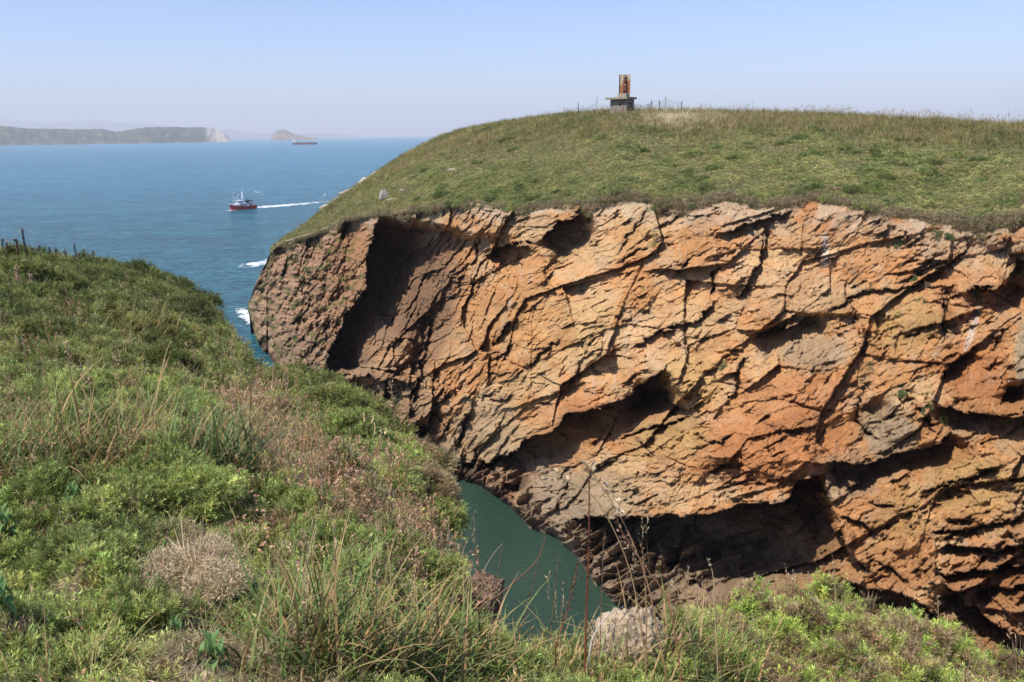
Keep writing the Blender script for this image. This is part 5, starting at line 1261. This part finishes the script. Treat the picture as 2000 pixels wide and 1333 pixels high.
# rocks
ROCK = vcol_rock('loose_rock', 6.0)
def rock(px, py, D, r, lab, name='boulder', col=(.50, .38, .30), group=None, seed=1, cat='rock', cell=.22, loc=None):
    c = at(px, py, D) if loc is None else loc
    n = 90; V = []; i, j = np.meshgrid(np.arange(n+1), np.arange(n*2), indexing='ij')
    th = math.pi*i/n; ph = math.pi*j/n; d = np.stack([np.sin(th)*np.cos(ph), np.sin(th)*np.sin(ph), np.cos(th)], -1)
    # cut by random planes for flat faces, then roughened
    rs = np.full(d.shape[:2], 1.25); r_ = np.random.default_rng(seed)
    for k in range(16):
        nv = r_.normal(size=3); nv /= np.linalg.norm(nv); q = d@nv; rs = np.minimum(rs, np.where(q > .05, r_.uniform(.72, 1.0)/np.maximum(q, .05), 9))
    rs = rs*(1+.22*fbm(d[..., 0]*3+seed, d[..., 1]*3+d[..., 2]*3, 5, seed, .65)+.10*fbm(d[..., 0]*11+seed, d[..., 2]*11+d[..., 1]*9, 4, seed+2, .7))
    V = d*rs[..., None]*np.array(r)
    Fq = []
    a = i[:-1]*n*2+j[:-1]; b_3 = i[:-1]*n*2+(j[:-1]+1) % (n*2); Fq = np.stack([a, a+n*2, b_3+n*2, b_3], -1).reshape(-1, 4)
    cc_ = np.array(col)*(1+.3*fbm(V[..., 0]*cell*20, V[..., 2]*cell*20, 3, seed+9)[..., None])
    o = mesh_np(name, V.reshape(-1, 3), Fq, ROCK, cols=np.clip(cc_, .02, .9).reshape(-1, 3)); o.location = [float(q) for q in c]
    tag(o, lab, cat, group); return o
rock(1240, 1274, 3.7, (.165, .14, .215), 'pale pinkish crumbly boulder at the brink above the inlet', seed=3, col=(.54, .42, .29))
rock(942, 1170, 5.0, (.12, .10, .20), 'brown rock jutting from the slope edge above the inlet', seed=6, col=(.30, .19, .13))
# squat stone block on the headland's flank
loc = hill_point(np.array([751.]), np.array([.30]))[0][0]
kk = [hill_point(np.array([751.]), np.array([q]))[1][0] for q in np.linspace(0, 1, 60)]; tq = np.interp(-388, -np.array(kk), np.linspace(0, 1, 60))
loc = hill_point(np.array([751.]), np.array([tq]))[0][0]
mb = MB().box((0, 0, .3), (1.7, 1.4, 1.0), .4, .75).box((-.12, 0, 1.0), (1.05, .95, .55), .4, .6)
o = mb.build('stone_cairn', concrete('cairn_stone', (.34, .31, .25), 2), loc=(0, 0, 0)); o.location = loc.tolist()
bv = o.modifiers.new('bevel', 'BEVEL'); bv.width = .08; bv.segments = 2
tag(o, 'squat grey stone cairn on the grassy flank left of the cliff', 'cairn')
RG = 'pale rocks along the seaward ridge'
def ridge_rock(px, py, r, lab, seed, back=1.0):
    D = float(lut(DSKY, px))-back; rock(px, py, D, r, lab, 'ridge_rock', (.50, .44, .37), RG, seed)
for i, (x, y, r, lb) in enumerate([(830, 291, (1.6, 1, .8), 'pale rock highest on the seaward ridge'), (808, 302, (1.8, 1, .9), 'pale rock second highest on the seaward ridge'), (772, 322, (1.0, 1, .7), 'small pale rock just under the two highest ridge rocks'),
        (737, 346, (1.5, 1, 1.1), 'pale rock on the ridge above the largest outcrop'), (716, 361, (2.0, 1.2, 1.2), 'largest pale outcrop halfway down the seaward ridge'), (690, 378, (2.6, 1.2, 1.0), 'long pale outcrop on the ridge level with the boat'),
        (672, 392, (2.4, 1.2, .9), 'pale outcrop just below the long ridge outcrop'), (650, 408, (2.0, 1.0, .8), 'lowest pale rock on the seaward ridge')]):
    ridge_rock(x, y, r, lb, 30+i)
for i, (x, y, r, lb) in enumerate([(765, 390, (.6, .5, .3), 'small pale stone just right of the cairn'), (885, 330, (.9, .6, .25), 'pale flat stone in the grass up right of the cairn'), (786, 372, (.6, .5, .3), 'small pale stone in the grass above the cairn')]):
    kk = [hill_point(np.array([float(x)]), np.array([q]))[1][0] for q in np.linspace(0, 1, 60)]; tq = np.interp(-y, -np.array(kk), np.linspace(0, 1, 60))
    rock(0, 0, 0, r, lb, 'field_stone', (.42, .36, .28), 'pale stones in the headland grass', 50+i, loc=hill_point(np.array([float(x)]), np.array([tq]))[0][0])
# shrubs growing out of the cliff face
CS = own_leaf('cliff_shrub', (.15, .20, .07)); CSD = own_leaf('cliff_shrub_dry', (.22, .17, .11))
dg = bpy.context.evaluated_depsgraph_get(); bpy.context.view_layer.update(); dg = bpy.context.evaluated_depsgraph_get()
from mathutils.bvhtree import BVHTree
clf = bpy.data.objects['cliff']; CV = np.empty(len(clf.data.vertices)*3, np.float32); clf.data.vertices.foreach_get('co', CV); CV = CV.reshape(-1, 3)
ncx = len(cliff_cx); CG = CV.reshape(-1, ncx, 3)
def on_cliff(px, py):
    j = int(np.argmin(abs(cliff_cx-px))); colp = CG[:, j].astype(float); r = colp-CAM; z_ = r@Fw; yy = 666.5-F*(r@Uv)/z_
    return colp[int(np.argmin(abs(yy-py)))]
cj, ci = np.meshgrid(np.arange(ncx), np.arange(CG.shape[0])); fx_ = cliff_cx[cj]; fy_ = ci*1.0
hb_ = sm(.12, .4, fbm(cj/26, ci/30, 4, 701))*sm(700, 610, fx_)+.5*sm(.3, .5, fbm(cj/20, ci/20, 3, 702))*sm(820, 640, fx_)*sm(330, 100, ci)+.10*sm(.35, .55, fbm(cj/16, ci/16, 3, 703))*sm(200, 60, ci)
sel = (rng.uniform(size=hb_.shape) < hb_*.06) & (ci > 14); HPt = CG[sel].astype(float); HPt += (CAM-HPt)*.0012; nh = len(HPt)
scatter('cliff_herbs', 'bush', HPt, rng.uniform(.3, .75, nh), tints([(.13, .165, .055), (.24, .27, .09), (.34, .30, .15)], nh, rng.uniform(size=nh)), .9, 6)
def cliff_shrub(px, py, rx, rz, lab, dry=False, n=900):
    c = on_cliff(px, py); D = np.linalg.norm(c-CAM); s = D/F; tow = (CAM-c)/D
    base = c+tow*.1; e = empty('cliff_shrub', base); tag(e, lab, 'shrub', 'shrubs rooted in cracks of the cliff'); b = PB()
    lobes = [(rng.normal(size=3)*np.array([rx*s*.45, .15, rz*s*.45]), rng.uniform(.35, .65)) for _ in range(6)]
    for k in range(n):
        l, q = lobes[k % 6]; d = rdir(-.9); rr = rng.uniform(.3, 1)**.5; p = l+d*np.array([rx*s, min(rx, rz)*s, rz*s])*q*rr; g = (.5+.6*rr)*rng.uniform(.75, 1.25)
        b.leaf(p, d+rng.normal(size=3)*.7+np.array([0, 0, .3]), .12, .035, (g, g, g))
    b.mesh('foliage', CSD if dry else CS, True, e)
    b = PB(); b.stem([np.array([0, .4, -rz*s*.6]), np.zeros(3)], .04, .02, (.7, .6, .5)); b.mesh('stem', CSD, True, e)
for a in [(1278, 478, 11, 24, 'hanging green shrub in the streaked wall below the lip'), (1332, 416, 18, 10, 'spreading green shrub in the cleft just under the turf'), (1276, 410, 9, 12, 'small green shrub under the lip left of the spreading one'), (1356, 404, 10, 8, 'small green shrub right of the spreading one under the turf'),
          (1612, 522, 9, 16, 'grey-brown shrub under the white streak on the right wall', True), (1760, 474, 6, 8, 'small round shrub high on the right wall'), (1836, 457, 9, 9, 'round green cushion left of a twin below the lip'), (1855, 461, 9, 7, 'round green cushion right of its twin below the lip'),
          (1688, 742, 11, 22, 'dark shrub in the vertical cleft of the right wall'), (1652, 735, 6, 7, 'small green cushion left of the dark cleft shrub'), (1812, 797, 7, 12, 'small dark shrub up left of the round ledge shrub'), (1846, 830, 13, 18, 'round dark shrub at the edge of the deep ledge'),
          (1760, 770, 8, 6, 'low green cushion right of the cleft shrub'), (1810, 563, 7, 10, 'grey-green cushion on the joint in the right wall', True), (1786, 548, 6, 8, 'dark cushion left of the grey-green one'), (1902, 577, 8, 5, 'bright green cushion under the right-hand overhang'),
          (1414, 716, 8, 8, 'brown-green cushion in the hollow of the middle wall'), (1700, 668, 7, 8, 'pale grey-green cushion in the middle of the right wall', True), (1152, 428, 6, 10, 'bright green shrub at the right top of the arch'), (1735, 428, 12, 12, 'brown dry bush hanging over the lip at the right', True),
          (672, 545, 20, 12, 'bright green shrub on the brown seaward buttress'), (690, 560, 14, 12, 'bright green shrub beside the dark recess'), (655, 470, 12, 14, 'green shrub near the top of the seaward buttress'), (640, 520, 12, 12, 'olive green shrub in the middle of the seaward buttress'),
          (600, 530, 10, 12, 'olive green shrub at the left of the seaward buttress'), (668, 500, 10, 14, 'green shrub in the upper cleft of the seaward buttress'), (575, 490, 14, 8, 'low olive shrub at the seaward brow'), (1940, 445, 12, 8, 'dry bush on the lip at the far right', True)]:
    cliff_shrub(*a)

# ------------------------------------------------------------------ air
hm = bpy.data.materials.new('haze_air'); hm.use_nodes = True; t = hm.node_tree; t.nodes.remove(t.nodes['Principled BSDF'])
pv = t.nodes.new('ShaderNodeVolumePrincipled'); pv.inputs['Color'].default_value = (.93, .97, 1, 1); pv.inputs['Density'].default_value = 6.8e-5; pv.inputs['Anisotropy'].default_value = 0.0
t.links.new(pv.outputs[0], t.nodes['Material Output'].inputs['Volume'])
hz = MB().box((0, 0, 0), (1, 1, 1)).build('haze', hm); hz.scale = (122000, 122000, 1100); hz.location = (0, 0, 546); tag(hz, kind='stuff')
